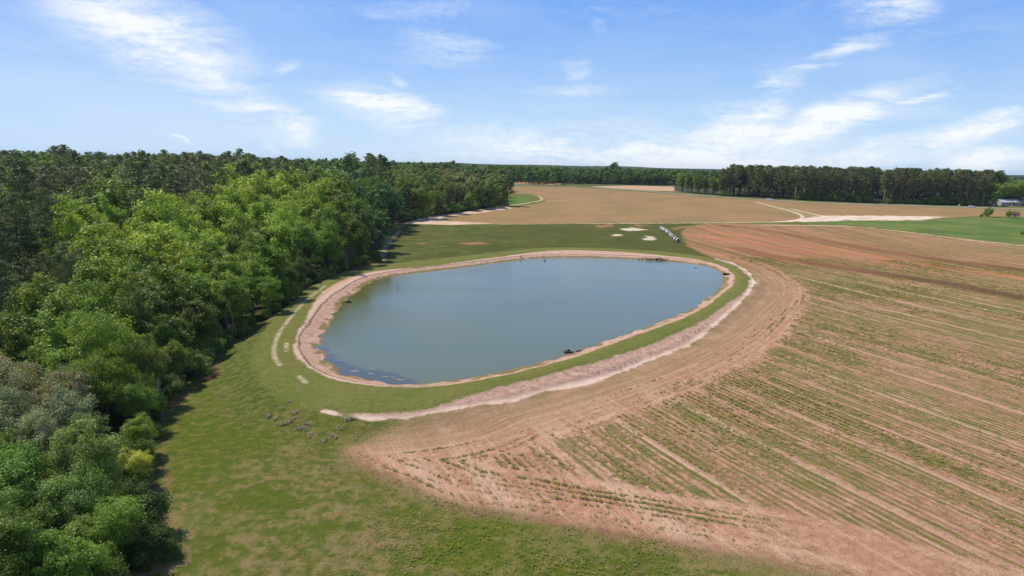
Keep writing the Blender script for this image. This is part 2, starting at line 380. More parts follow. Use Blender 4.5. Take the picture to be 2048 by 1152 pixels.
# ------------------------------------------------------------------ ground mesh
def build_ground():
    r = [30.]
    while r[-1] < 9000:
        q = r[-1]
        r.append(q + (1.6 if q < 92 else q * .0036 if q < 370 else q * .006 if q < 1100 else q * .013))
    r = np.array(r)
    a = np.concatenate([np.arange(-78, -38, 1.3), np.arange(-38, 38.01, .125), np.arange(39.3, 79, 1.3)])
    A, RR = np.meshgrid(np.radians(a), r)
    X = (np.sin(A) * RR).ravel(); Y = (np.cos(A) * RR - 60).ravel(); RF = RR.ravel()
    nr, na = RR.shape
    D = {}
    D['water'] = dist_line(X, Y, wW, True); D['bank'] = dist_line(X, Y, wB, True); D['ring'] = dist_line(X, Y, wG, True)
    D['eros'] = dist_line(X, Y, wE, True); D['eout'] = dist_line(X, Y, onplane(EROS_O, .5), False); D['field'] = dist_line(X, Y, wField, True); D['farf'] = dist_line(X, Y, wFar, True)
    D['meadow'] = dist_line(X, Y, wMeadow, True); D['rgreen'] = dist_line(X, Y, onland(RGREEN), True); D['forest'] = np.minimum(dist_line(X, Y, wForest, True), dist_line(X, Y, wStand, True))
    D['wtrack'] = multi(X, Y, [chaikin(onland(q), 1, False) for q in WTRACK], False); D['ltrack'] = multi(X, Y, [chaikin(onplane(q, .9), 1, False) for q in LTRACK], False)
    D['gtrack'] = multi(X, Y, [onland(q) for q in GTRACK], False); D['dark'] = multi(X, Y, [chaikin(onland(q), 1, False) for q in DARKB], False)
    D['orange'] = multi(X, Y, [chaikin(onland(q), 1, False) for q in ORANGE], False); D['sand'] = multi(X, Y, [onland(q) for q in SANDS], True)
    D['red'] = multi(X, Y, [onland(q) for q in REDS], True); D['whiteb'] = dist_line(X, Y, onland(WHITEB), True); D['pinkp'] = dist_line(X, Y, onland(PINKP), True)
    D['ftrack'] = dist_line(X, Y, onland([(800, 462), (783, 478), (770, 494), (765, 512), (764, 522)]), False); D['lawn'] = dist_line(X, Y, onland(LAWN), True); D['pinkf'] = multi(X, Y, [onland(PINK1), onland(PINK2)], True); D['road'] = dist_line(X, Y, wRoad, False)
    D['rut'] = multi(X, Y, [onland(q) for q in GRUT], False); D['low'] = dist_line(X, Y, wLow, False); D['fedge'] = dist_line(X, Y, wFE, False)
    # row coordinates: rows bend gently with distance
    g = -(.55 * Y - .0007 * np.clip(Y, -60, 390) ** 2)
    D['rowu'] = (X - g) * .93
    dout = np.maximum(D['ring'] - 6, 0)
    D['headu'] = np.where(D['low'] < dout, D['low'], dout)
    D['headm'] = np.maximum(1 - sstep((dout - 8 - 1.5 * np.sin(X * .05)) / 2.5) if True else 0, 1 - sstep((D['low'] - 8.5) / 2))
    Z = height(X, Y, D['water'], D['ring'])
    wob = np.sin(X * 1.3 + 2 * np.sin(Y * .31)) + np.sin(Y * 1.1 + X * .45) + np.sin(X * .52 - Y * .63 + 1)
    Z = Z + wob * .045 * np.exp(-((D['water'] - 1.2) / 2.0) ** 2)
    # terrace swells in the row field
    inf = sstep(-D['field'] / 6)
    Z = Z + inf * .55 * np.exp(-(D['dark'] / 3.2) ** 2)
    Z = Z + .12 * np.sin(X * .11 + 1.3) * np.sin(Y * .087) * sstep((D['ring'] - 8) / 10) * (RF < 400)
    Z = Z - .25 * np.exp(-((D['eros'] + 1.0) / 1.2) ** 2) * (D['eros'] < 1.5)
    # far woods canopy as rolling hills
    far = sstep((RF - 1500) / 500)
    ridge = 6 * np.sin(A.ravel() * 9 + 1) + 4 * np.sin(A.ravel() * 23 + RF * .001) + 3 * np.sin(A.ravel() * 51)
    hsh = np.random.default_rng(3).random(X.shape)
    Z = Z + far * (12 + 5 * hsh * (RF < 5000) + .6 * ridge * sstep((RF - 2500) / 2000) + 6 * sstep((RF - 3500) / 3000))
    V = np.stack([X, Y, Z], -1)
    idx = np.arange(nr * na).reshape(nr, na)
    Fq = np.stack([idx[:-1, :-1], idx[:-1, 1:], idx[1:, 1:], idx[1:, :-1]], -1).reshape(-1, 4)
    # vertex normals of the whole sheet so split pieces shade as one
    P = V.reshape(nr, na, 3); du = np.gradient(P, axis=1); dv = np.gradient(P, axis=0)
    Nn = np.cross(du, dv).reshape(-1, 3); Nn /= np.linalg.norm(Nn, axis=1, keepdims=True); Nn *= np.sign(Nn[:, 2:3] + 1e-9)
    names = list(D.keys())
    packs = [names[i:i + 3] for i in range(0, len(names), 3)]
    def fc(n): return D[n][Fq].mean(1)
    cls = np.zeros(len(Fq), int)  # 0 grassland
    cls[fc('forest') < 0] = 1
    cls[fc('meadow') < 0] = 2
    cls[fc('rgreen') < 0] = 2
    cls[fc('farf') < 0] = 3
    cls[fc('field') < 0] = 4
    cls[fc('ring') < 0] = 5
    cls[fc('eros') < 0] = 5
    cls[(fc('wtrack') < 1.2) | (fc('whiteb') < 0) | (fc('pinkp') < 0)] = 6
    cls[fc('bank') < 0] = 7
    cls[fc('road') < 3.4] = 8
    cls[RF[Fq].mean(1) > 1500] = 9
    objn = ['ground', 'forest_floor', 'meadow', 'far_field', 'row_field', 'levee', 'dirt_track', 'pond_bank', 'road', 'hills']
    mat = ground_material(packs)
    for ci, on in enumerate(objn):
        fs = Fq[cls == ci]
        if not len(fs): continue
        uq, inv = np.unique(fs, return_inverse=True)
        me = mesh_np(on, V[uq], inv.reshape(-1, 4), (mat,), smooth=True)
        for pi, pk in enumerate(packs):
            at = me.attributes.new('m%d' % pi, 'FLOAT_VECTOR', 'POINT')
            arr = np.zeros((len(uq), 3), np.float32)
            for k, n in enumerate(pk): arr[:, k] = D[n][uq]
            at.data.foreach_set('vector', arr.ravel())
        me.normals_split_custom_set_from_vertices(Nn[uq].astype(np.float32))
        tag(link(on, me), kind='structure')

def ground_material(packs):
    m = bpy.data.materials.new('land'); m.use_nodes = True; N = NT(m.node_tree); b = N.n['Principled BSDF']
    A = {}
    for pi, pk in enumerate(packs):
        at = N.new('ShaderNodeAttribute', attribute_type='GEOMETRY', attribute_name='m%d' % pi)
        s = N.sep(at.outputs['Vector'])
        for k, n in enumerate(pk): A[n] = s[k]
    pos = N.new('ShaderNodeNewGeometry').outputs['Position']
    px, py, pz = N.sep(pos)
    flat = N.comb(px, py, 0.0)
    nA = N.noise(flat, .035, 3, .55)           # broad patches ~30 m
    nB = N.noise(flat, .16, 4, .6, .6)         # ~6 m
    nC = N.noise(flat, .9, 5, .65, .3)         # ~1 m
    nD = N.noise(flat, 4.5, 4, .7)             # ~0.2 m
    nE = N.noise(N.comb(N.m('MULTIPLY', px, 1.0), N.m('MULTIPLY', py, .35), 7.3), 1.6, 4, .7, .4)
    cB = N.m('SUBTRACT', nB, .5); cC = N.m('SUBTRACT', nC, .5); cD = N.m('SUBTRACT', nD, .5)
    def mask(name, soft, ampB=0.0, ampC=0.0, off=0.0, ampD=0.0):
        v = A[name] if isinstance(name, str) else name
        if ampB: v = N.m('MULTIPLY_ADD', cB, ampB, v)
        if ampC: v = N.m('MULTIPLY_ADD', cC, ampC, v)
        if ampD: v = N.m('MULTIPLY_ADD', cD, ampD, v)
        return N.ss(v, off + soft, off - soft)
    mul = lambda *v: (lambda r: r)(N.m('MULTIPLY', v[0], v[1]) if len(v) == 2 else N.m('MULTIPLY', N.m('MULTIPLY', v[0], v[1]), v[2]))
    # rough pasture in the near left
    C = N.mix(N.ss(N.m('MULTIPLY_ADD', nB, .5, N.m('MULTIPLY', nC, .5)), .42, .58), (.098, .120, .010), (.230, .178, .068))
    C = N.mix(N.ss(nA, .46, .62), C, N.mix(N.ss(nC, .4, .6), (.085, .118, .006), (.130, .142, .012)))
    C = N.mix(N.ss(N.m('MULTIPLY_ADD', nC, .6, N.m('MULTIPLY', nD, .4)), .52, .66, 0, .5), C, (.28, .20, .10))
    C = N.mix(N.ss(N.m('MULTIPLY_ADD', nE, .6, N.m('MULTIPLY', nC, .4)), .50, .40, 0, .55), C, (.075, .105, .028))
    far_out = N.ss(py, 520, 700)
    C = N.mix(far_out, C, (.10, .12, .035))
    # darker grass outside the levee on the forest side
    C = N.mix(N.m('MULTIPLY', mask('ring', 3, 5, 2, 6), N.ss(px, -22, -34)), C, N.mix(N.ss(nC, .4, .6), (.065, .098, .014), (.145, .150, .035)))
    C = N.mix(mul(mask('rut', .35, 0, .5, .25), N.ss(nB, .35, .55), .7), C, (.085, .14, .02))
    C = N.mix(mul(mask('fedge', 1.2, 4, 3, 1.0), N.ss(nC, .42, .6), .8), C, (.26, .15, .085))
    # meadows
    mg = N.mix(N.ss(nA, .35, .65), (.055, .074, .007), (.082, .084, .011))
    mg = N.mix(N.ss(nC, .4, .62, 0, .45), mg, (.13, .115, .035))
    mg = N.mix(N.ss(N.m('MULTIPLY_ADD', N.ss(px, 10, -35), .10, nB), .52, .66, 0, .6), mg, (.125, .135, .035))
    mg = N.mix(mul(mask('wtrack', 12, 4, 0, 12), N.ss(px, 20, -30), .5), mg, (.115, .15, .03))
    C = N.mix(mask('meadow', .6, 0, 1.5), C, mg)
    C = N.mix(mul(mask('red', 1.8, 9, 3), .6, 1.0), C, (.42, .20, .10))
    C = N.mix(mask('sand', .9, 9, 4, -.3), C, N.mix(N.ss(nC, .4, .6), (.52, .40, .26), (.70, .60, .46)))
    rg = N.mix(N.ss(nA, .4, .6), (.085, .15, .022), (.15, .19, .04))
    rg = N.mix(N.ss(nB, .5, .62, 0, .7), rg, (.125, .115, .055))
    C = N.mix(mask('rgreen', .8, 0, 2), C, rg)
    # far tan field
    ff_s = N.noise(N.comb(N.m('MULTIPLY', px, .02), N.m('MULTIPLY', py, .16), 0.0), 1.0, 6, .6, .2)
    ff = N.mix(N.ss(ff_s, .4, .6), (.345, .190, .085), (.300, .195, .076))
    ff = N.mix(N.ss(nA, .42, .62, 0, .8), ff, (.235, .165, .060))
    ff = N.mix(N.ss(nC, .35, .7, 0, .35), ff, (.42, .27, .16))
    fl = N.noise(N.comb(N.m('MULTIPLY', px, .03), N.m('MULTIPLY', N.m('MULTIPLY_ADD', px, .06, py), .9), 0.0), 1.0, 3, .6, .1)
    ff = N.mix(N.ss(fl, .45, .62, 0, .4), ff, (.20, .14, .055))
    C = N.mix(mask('farf', .8, 0, 2), C, ff)
    C = N.mix(mask('pinkf', 1.0, 0, 3), C, (.52, .31, .19))
    C = N.mix(mask('lawn', .6, 0, 2), C, (.10, .17, .03))
    # row field
    rowv = N.comb(N.m('MULTIPLY', A['rowu'], 1.0), N.m('MULTIPLY', py, .05), 0.0)
    r1 = N.noise(rowv, 1.05, 2, .5, .15)
    r2 = N.noise(N.comb(N.m('MULTIPLY', A['rowu'], .17), N.m('MULTIPLY', py, .006), 3.1), 1.0, 3, .6)
    r3 = N.noise(N.comb(N.m('MULTIPLY', A['rowu'], .9), N.m('MULTIPLY', py, .28), 1.7), 1.0, 5, .7, .3)
    r5 = N.noise(N.comb(N.m('MULTIPLY', A['rowu'], 1.9), N.m('MULTIPLY', py, .8), 5.7), 1.0, 4, .7, .3)
    r4 = N.noise(N.comb(N.m('MULTIPLY', A['rowu'], 2.6), N.m('MULTIPLY', py, .02), 9.7), 1.0, 1, .4)
    h1 = N.noise(N.comb(A['headu'], N.m('MULTIPLY', px, .09), N.m('MULTIPLY', py, .09)), 1.15, 3, .55, .1)
    h3 = N.noise(N.comb(N.m('MULTIPLY', A['headu'], 1.0), N.m('MULTIPLY', px, .3), N.m('MULTIPLY', py, .3)), 1.0, 5, .7, .3)
    hm_ = N.ss(A['headm'], .3, .7); rr1 = N.mix(hm_, r1, h1); rr3 = N.mix(A['headm'], r3, h3)
    amount = N.m('MULTIPLY_ADD', N.m('SUBTRACT', nA, .5), .12, -.014)
    amount = N.m('MULTIPLY_ADD', N.ss(A['rowu'], 60, 150), .02, amount)                 # greener to the right
    amount = N.m('MULTIPLY_ADD', N.ss(py, 130, 260), .012, amount)
    amount = N.m('MULTIPLY_ADD', A['headm'], -.075, amount)
    amount = N.m('MULTIPLY_ADD', N.m('MULTIPLY', N.ss(px, 20, -6), N.ss(py, 110, 80)), -.07, amount)
    r6 = N.noise(N.comb(N.m('MULTIPLY', A['rowu'], 1.4), N.m('MULTIPLY', py, 1.1), 2.2), 1.9, 3, .7)
    vg = N.m('ADD', N.m('ADD', N.m('MULTIPLY', rr1, .20), N.m('MULTIPLY', rr3, .32)), N.m('ADD', N.m('MULTIPLY', r2, .16), N.m('ADD', N.m('MULTIPLY', r5, .24), N.m('MULTIPLY', r6, .18))))
    uw = N.m('MULTIPLY_ADD', cB, .5, A['rowu'])
    hw = N.m('MULTIPLY_ADD', cB, .5, A['headu'])
    hm1 = N.m('SUBTRACT', 1.0, A['headm'])
    def rows_(u_): return N.m('SINE', N.m('MULTIPLY', u_, 6.2832 / .95))
    def tram_(u_): return N.ss(N.m('ABSOLUTE', N.m('SUBTRACT', N.m('FRACT', N.m('MULTIPLY', u_, 1 / 5.7)), .5)), .10, .04)
    row = N.m('ADD', N.m('MULTIPLY', rows_(uw), hm1), N.m('MULTIPLY', N.m('MULTIPLY', rows_(hw), A['headm']), .3))
    row = N.m('MULTIPLY', row, N.ss(N.vm('LENGTH', flat), 210, 120))
    tram = N.m('ADD', N.m('MULTIPLY', tram_(uw), hm1), N.m('MULTIPLY', tram_(hw), N.m('MULTIPLY', A['headm'], .5)))
    tram = N.m('MULTIPLY', tram, N.ss(r2, .42, .55))
    vg = N.m('ADD', vg, amount)
    vg = N.m('MULTIPLY_ADD', row, .040, vg)
    vg = N.m('MULTIPLY_ADD', tram, -.07, vg)
    veg = N.ss(vg, .525, .60)
    soil = N.mix(N.ss(nC, .3, .7), (.42, .205, .115), (.55, .31, .195))
    soil = N.mix(N.ss(r4, .56, .66, 0, .5), soil, (.66, .45, .31))
    soil = N.mix(N.ss(r2, .52, .66, 0, .55), soil, (.62, .42, .29))
    soil = N.mix(N.ss(nD, .5, .68, 0, .55), soil, (.36, .21, .135))
    soil = N.mix(N.ss(nE, .52, .66, 0, .5), soil, (.30, .165, .10))
    soil = N.mix(N.ss(vg, .46, .56, 0, .85), soil, (.29, .18, .085))
    soil = N.mix(N.m('MULTIPLY', tram, .5), soil, (.66, .43, .29))
    soil = N.mix(N.ss(row, .2, 1.0, 0, .35), soil, (.28, .15, .09))
    gcol = N.mix(N.ss(nB, .4, .6), (.135, .155, .028), (.205, .180, .048))
    gcol = N.mix(N.ss(nD, .42, .62, 0, .55), gcol, (.085, .115, .025))
    fld = N.mix(N.m('MULTIPLY', veg, .86), soil, gcol)
    # tan, smoother turning strip round the pond
    ringm = mul(mask('ring', 4, 5, 0, 11.5), N.ss(py, 60, 75), 1.0)
    trk = N.noise(N.comb(N.m('MULTIPLY', A['ring'], .9), N.m('MULTIPLY', px, .012), N.m('MULTIPLY', py, .012)), 1.0, 3, .6)
    tan_ = N.mix(N.ss(trk, .42, .6), (.36, .205, .11), (.49, .30, .185))
    tan_ = N.mix(N.ss(nD, .5, .7, 0, .4), tan_, (.33, .20, .11))
    tan_ = N.mix(mul(mask('ring', 2.5, 4, 2, 9), N.ss(nB, .35, .55), .6), tan_, (.24, .18, .065))
    fld = N.mix(N.m('MULTIPLY', ringm, .72), fld, tan_)
    fld = N.mix(mul(mask('orange', 2.5, 6, 2, 5.5), .85, N.ss(nB, .3, .5, .5, 1)), fld, N.mix(N.ss(r4, .45, .6), (.44, .155, .070), (.55, .26, .135)))
    fld = N.mix(mul(mask('dark', 1.6, 5, 2, 4.2), .9, 1.0), fld, N.mix(N.ss(nC, .4, .6), (.10, .048, .022), (.155, .082, .036)))
    upper = N.m('MULTIPLY', N.ss(py, 185, 235), N.ss(px, 240, 110))
    fld = N.mix(N.m('MULTIPLY', upper, .55), fld, N.mix(N.ss(r2, .4, .6), (.42, .175, .085), (.24, .115, .048)))
    fld = N.mix(mul(mask('low', 1.6, 5, 3, 1.2), .65, 1.0), fld, (.22, .12, .06))
    C = N.mix(mask('field', 1.6, 5, 4), C, fld)
    # woodland floor
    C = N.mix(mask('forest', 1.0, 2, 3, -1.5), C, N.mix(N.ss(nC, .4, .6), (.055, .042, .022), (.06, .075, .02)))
    # levee
    lv = N.mix(N.ss(nB, .35, .65), (.125, .158, .020), (.170, .178, .036))
    lv = N.mix(N.ss(nC, .46, .64, 0, .6), lv, (.24, .185, .08))
    mow = N.noise(N.comb(N.m('MULTIPLY', A['ring'], .8), N.m('MULTIPLY', px, .02), N.m('MULTIPLY', py, .02)), 1.0, 2, .5)
    lv = N.mix(N.ss(mow, .45, .6, 0, .4), lv, (.19, .165, .055))
    lv = N.mix(N.ss(nD, .35, .5, .35, 0), lv, (.09, .115, .025))
    ringmix = mask('ring', 1.0, 3, 1.5, 1.0)
    C = N.mix(ringmix, C, lv)
    C = N.mix(mul(mask('ltrack', .35, 0, 1.2, .30), N.m('MULTIPLY', N.ss(nE, .36, .48), N.ss(nC, .38, .50, .3, 1)), .92), C, (.62, .49, .33))
    # erosion strip
    es = N.mix(N.ss(nC, .35, .65), (.46, .26, .18), (.61, .41, .31))
    es = N.mix(N.ss(nD, .46, .7, 0, .6), es, (.34, .22, .16))
    em = mask('eros', .35, 2.2, 1.8, .0)
    C = N.mix(em, C, es)
    C = N.mix(mul(em, mask('eout', .6, 2.5, 2.2, .7), .75), C, (.74, .58, .46))
    # pond bank
    bk = N.mix(N.ss(nC, .35, .65), (.47, .27, .185), (.62, .41, .30))
    bk = N.mix(N.ss(nD, .45, .7, 0, .5), bk, (.33, .18, .12))
    rill = N.m('ABSOLUTE', N.m('MULTIPLY_ADD', cC, .9, N.m('MULTIPLY_ADD', cB, 1.2, N.m('SUBTRACT', A['water'], 3.6))))
    bk = N.mix(N.ss(rill, .32, .12, 0, .8), bk, (.13, .07, .045))
    bk = N.mix(N.ss(N.m('ABSOLUTE', N.m('MULTIPLY_ADD', cC, .8, N.m('SUBTRACT', A['water'], 4.4))), 1.0, .3, 0, .45), bk, (.74, .55, .42))
    fringe = N.m('MULTIPLY', N.ss(N.m('MULTIPLY_ADD', cC, 2.2, A['water']), 2.0, 1.3), N.ss(N.m('MULTIPLY_ADD', N.ss(py, 130, 190), .12, nB), .46, .52))
    bk = N.mix(N.m('MULTIPLY', fringe, .85), bk, N.mix(N.ss(nD, .4, .6), (.18, .13, .035), (.17, .165, .04)))
    bk = N.mix(N.ss(A['water'], .5, .15, 0, .8), bk, (.23, .16, .10))
    C = N.mix(mask('bank', .3, 2.4, 1.8), C, bk)
    # tracks and pale sand
    C = N.mix(mul(mask('gtrack', 1.2, 0, 2, 2.5), .9, 1.0), C, (.27, .25, .07))
    C = N.mix(mul(mask('ftrack', .5, 1.5, 1.5, .9), .8, N.ss(nB, .3, .5, .3, 1)), C, (.46, .33, .22))
    C = N.mix(mul(mask('wtrack', .6, 2.0, 1.8, 1.0), .9, N.ss(nB, .25, .45, .45, 1)), C, N.mix(N.ss(px, 20, 60), (.58, .39, .23), (.68, .53, .39)))
    C = N.mix(mul(mask('whiteb', 1.8, 10, 3, -1.8), .95, 1.0), C, N.mix(N.ss(nB, .42, .66), (.76, .61, .48), (.56, .40, .27)))
    C = N.mix(mul(mask('pinkp', .8, 2, 2, 0), .85, 1.0), C, N.mix(N.ss(nB, .4, .6), (.58, .38, .26), (.70, .52, .38)))
    C = N.mix(mask('road', .3, 0, .4, 3.2), C, (.30, .28, .26))
    hill = N.ss(N.vm('LENGTH', flat), 1380, 1500)
    C = N.mix(hill, C, N.mix(N.ss(N.noise(flat, .012, 4, .6), .4, .6), (.030, .050, .022), (.055, .080, .030)))
    N.put(b.inputs['Base Color'], C)
    b.inputs['Roughness'].default_value = .95; b.inputs['Specular IOR Level'].default_value = .12
    bp = N.new('ShaderNodeBump'); bp.inputs['Strength'].default_value = 1.0; bp.inputs['Distance'].default_value = .32
    hh = N.m('ADD', N.m('ADD', N.m('MULTIPLY', nC, .9), N.m('MULTIPLY', nD, .55)), N.m('MULTIPLY', N.m('MULTIPLY_ADD', row, -.14, rr1), N.m('MULTIPLY', mask('field', 1), .9)))
    hh = N.m('MULTIPLY', hh, N.ss(N.vm('LENGTH', flat), 500, 180))
    N.put(bp.inputs['Height'], hh); N.put(b.inputs['Normal'], bp.outputs[0])
    return m
build_ground()

# ------------------------------------------------------------------ pond water
def build_water():
    lo = wW.min(0) - 3; hi = wW.max(0) + 3; st = 1.2
    gx_ = np.arange(lo[0], hi[0], st); gy_ = np.arange(lo[1], hi[1], st)
    X, Y = np.meshgrid(gx_, gy_); X = X.ravel(); Y = Y.ravel()
    dw = dist_line(X, Y, wW, True)
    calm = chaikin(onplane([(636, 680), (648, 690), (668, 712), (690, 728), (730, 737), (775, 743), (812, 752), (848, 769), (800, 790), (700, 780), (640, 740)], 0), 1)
    scum = chaikin(onplane([(668, 734), (690, 737), (715, 742), (745, 748), (775, 752), (800, 758), (818, 764)], 0), 1, False)
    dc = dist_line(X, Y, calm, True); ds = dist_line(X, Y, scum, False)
    idx = np.arange(len(X)).reshape(len(gy_), len(gx_))
    Fq = np.stack([idx[:-1, :-1], idx[:-1, 1:], idx[1:, 1:], idx[1:, :-1]], -1).reshape(-1, 4)
    Fq = Fq[(dw[Fq] < 2.0).all(1)]
    uq, inv = np.unique(Fq, return_inverse=True)
    m = bpy.data.materials.new('pond_water'); m.use_nodes = True; N = NT(m.node_tree); b = N.n['Principled BSDF']
    at = N.new('ShaderNodeAttribute', attribute_type='GEOMETRY', attribute_name='dist')
    a = N.sep(at.outputs['Vector'])
    pos = N.new('ShaderNodeNewGeometry').outputs['Position']
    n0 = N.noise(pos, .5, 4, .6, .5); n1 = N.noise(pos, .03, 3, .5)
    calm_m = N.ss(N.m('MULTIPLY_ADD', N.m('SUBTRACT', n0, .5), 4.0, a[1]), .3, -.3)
    scum_m = N.ss(N.m('MULTIPLY_ADD', N.m('SUBTRACT', n0, .5), 2.0, a[2]), .45, .1)
    base = N.mix(N.ss(n1, .35, .65), (.118, .143, .086), (.126, .146, .076))
    base = N.mix(N.ss(a[0], -3, 0, 0, .5), base, (.13, .13, .05))
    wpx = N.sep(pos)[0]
    murk_refl = N.m('MULTIPLY', N.ss(N.m('MULTIPLY_ADD', N.m('SUBTRACT', n1, .5), 14.0, a[0]), -17, -2), N.ss(N.m('MULTIPLY_ADD', N.sep(pos)[1], -.12, wpx), -42, -56))  # murky olive with the trees' reflection painted into the base colour, left side
    base = N.mix(N.m('MULTIPLY', murk_refl, .9), base, (.115, .120, .022))
    base = N.mix(calm_m, base, (.080, .088, .075))  # calm patch: dark sky reflection partly put into the base colour
    base = N.mix(N.m('MULTIPLY', scum_m, .6), base, (.34, .25, .17))
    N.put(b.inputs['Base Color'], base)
    N.put(b.inputs['Roughness'], N.ss(scum_m, 0, 1, .06, .6)); b.inputs['IOR'].default_value = 1.333
    w1 = N.noise(N.comb(N.sep(pos)[0], N.m('MULTIPLY', N.sep(pos)[1], 1.5), 0), 1.6, 3, .6, .4)
    w2 = N.noise(pos, 6.0, 2, .5)
    bp = N.new('ShaderNodeBump'); wind = N.ss(N.noise(N.comb(N.m('MULTIPLY', N.sep(pos)[0], .022), N.m('MULTIPLY', N.sep(pos)[1], .05), 4.0), 1.0, 4, .6, .6), .40, .62, .45, 1.0)
    N.put(bp.inputs['Strength'], N.m('MULTIPLY', N.ss(calm_m, 0, 1, 1.0, .25), wind)); bp.inputs['Distance'].default_value = .034
    N.put(bp.inputs['Height'], N.m('MULTIPLY_ADD', w2, .25, w1)); N.put(b.inputs['Normal'], bp.outputs[0])
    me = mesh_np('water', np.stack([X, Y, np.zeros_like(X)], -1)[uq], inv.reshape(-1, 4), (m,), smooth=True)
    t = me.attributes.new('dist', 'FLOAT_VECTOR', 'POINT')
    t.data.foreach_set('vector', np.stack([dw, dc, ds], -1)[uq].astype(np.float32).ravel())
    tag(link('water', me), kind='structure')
build_water()

# ------------------------------------------------------------------ foliage
def leaf_mat(name, src, trans=.30, rough=.55):
    m = bpy.data.materials.new(name); m.use_nodes = True; N = NT(m.node_tree); b = N.n['Principled BSDF']; out = N.n['Material Output']
    if src == 'object': c = N.new('ShaderNodeObjectInfo').outputs['Color']
    else: c = N.new('ShaderNodeAttribute', attribute_type='INSTANCER', attribute_name='tint').outputs['Color']
    pos = N.new('ShaderNodeNewGeometry').outputs['Position']
    n1 = N.noise(pos, .55, 3, .6); n2 = N.noise(pos, 5.0, 2, .6)
    hsv = N.new('ShaderNodeHueSaturation'); N.put(hsv.inputs['Color'], c)
    N.put(hsv.inputs['Value'], N.m('MULTIPLY', N.ss(n1, .3, .7, .86, 1.36, 'LINEAR'), N.ss(n2, .3, .7, .78, 1.36, 'LINEAR')))
    N.put(hsv.inputs['Hue'], N.ss(n1, .3, .7, .512, .488, 'LINEAR'))
    cc = hsv.outputs[0]
    N.put(b.inputs['Base Color'], cc); b.inputs['Roughness'].default_value = rough; b.inputs['Specular IOR Level'].default_value = .25
    tr = N.new('ShaderNodeBsdfTranslucent'); N.put(tr.inputs[0], N.mix(1.0, cc, (1.15, 1.25, .6), 'MULTIPLY'))
    mx = N.new('ShaderNodeMixShader'); mx.inputs[0].default_value = trans
    N.l.new(b.outputs[0], mx.inputs[1]); N.l.new(tr.outputs[0], mx.inputs[2]); N.l.new(mx.outputs[0], out.inputs[0])
    return m
M_leaf = leaf_mat('leaves', 'object'); M_needle = leaf_mat('needles', 'object', .12, .6)
M_leaf_i = leaf_mat('leaves_far', 'inst'); M_bark = simple_mat('bark', (.10, .078, .06), .9, .1, .35, 2.0)
M_bark_pale = simple_mat('bark_pale', (.20, .17, .14), .9, .1, .25, 2.0)

def leaf_quads(P, Nn, size, aspect, g):
    n = len(P)
    t = g.normal(size=(n, 3)); t -= (t * Nn).sum(1, keepdims=True) * Nn; t /= np.linalg.norm(t, axis=1, keepdims=True) + 1e-9
    b = np.cross(Nn, t)
    s = (size * g.uniform(.6, 1.35, n))[:, None]; a = aspect
    V = np.stack([P - t * s * .5, P + b * s * .5 * a, P + t * s * .5, P - b * s * .5 * a], 1).reshape(-1, 3)
    return V, np.arange(4 * n).reshape(n, 4)
def unit(g, n):
    v = g.normal(size=(n, 3)); return v / np.linalg.norm(v, axis=1, keepdims=True)
def limbs(g, H_, r0, targets, base_frac=.3, n=7):
    mb = MB()
    top = H_ * .72; k = 6; wob = np.cumsum(g.normal(0, .012 * H_, (k, 2)), 0); wob[0] = 0
    tp = [(wob[i, 0], wob[i, 1], -0.4 + (top + .4) * i / (k - 1)) for i in range(k)]
    mb.tube(tp, [r0 * (1.25 if i == 0 else 1 - .72 * i / (k - 1)) for i in range(k)], n)
    for c in targets:
        f = g.uniform(base_frac, .8); zi = f * (k - 1); i = int(zi); w = zi - i
        s = np.array(tp[i]) * (1 - w) + np.array(tp[min(i + 1, k - 1)]) * w
        s[2] = min(s[2], c[2] - .2 * H_ * g.uniform(.2, .9)) if c[2] > s[2] * .6 else s[2] * .6
        s[2] = max(s[2], .1 * H_)
        mid = (s + c) / 2 + np.array([0, 0, -.03 * H_]) + g.normal(0, .015 * H_, 3)
        r = r0 * (1 - .72 * f) * .5
        mb.tube([s, mid, c], [r, r * .65, r * .2], 5, False)
    return mb
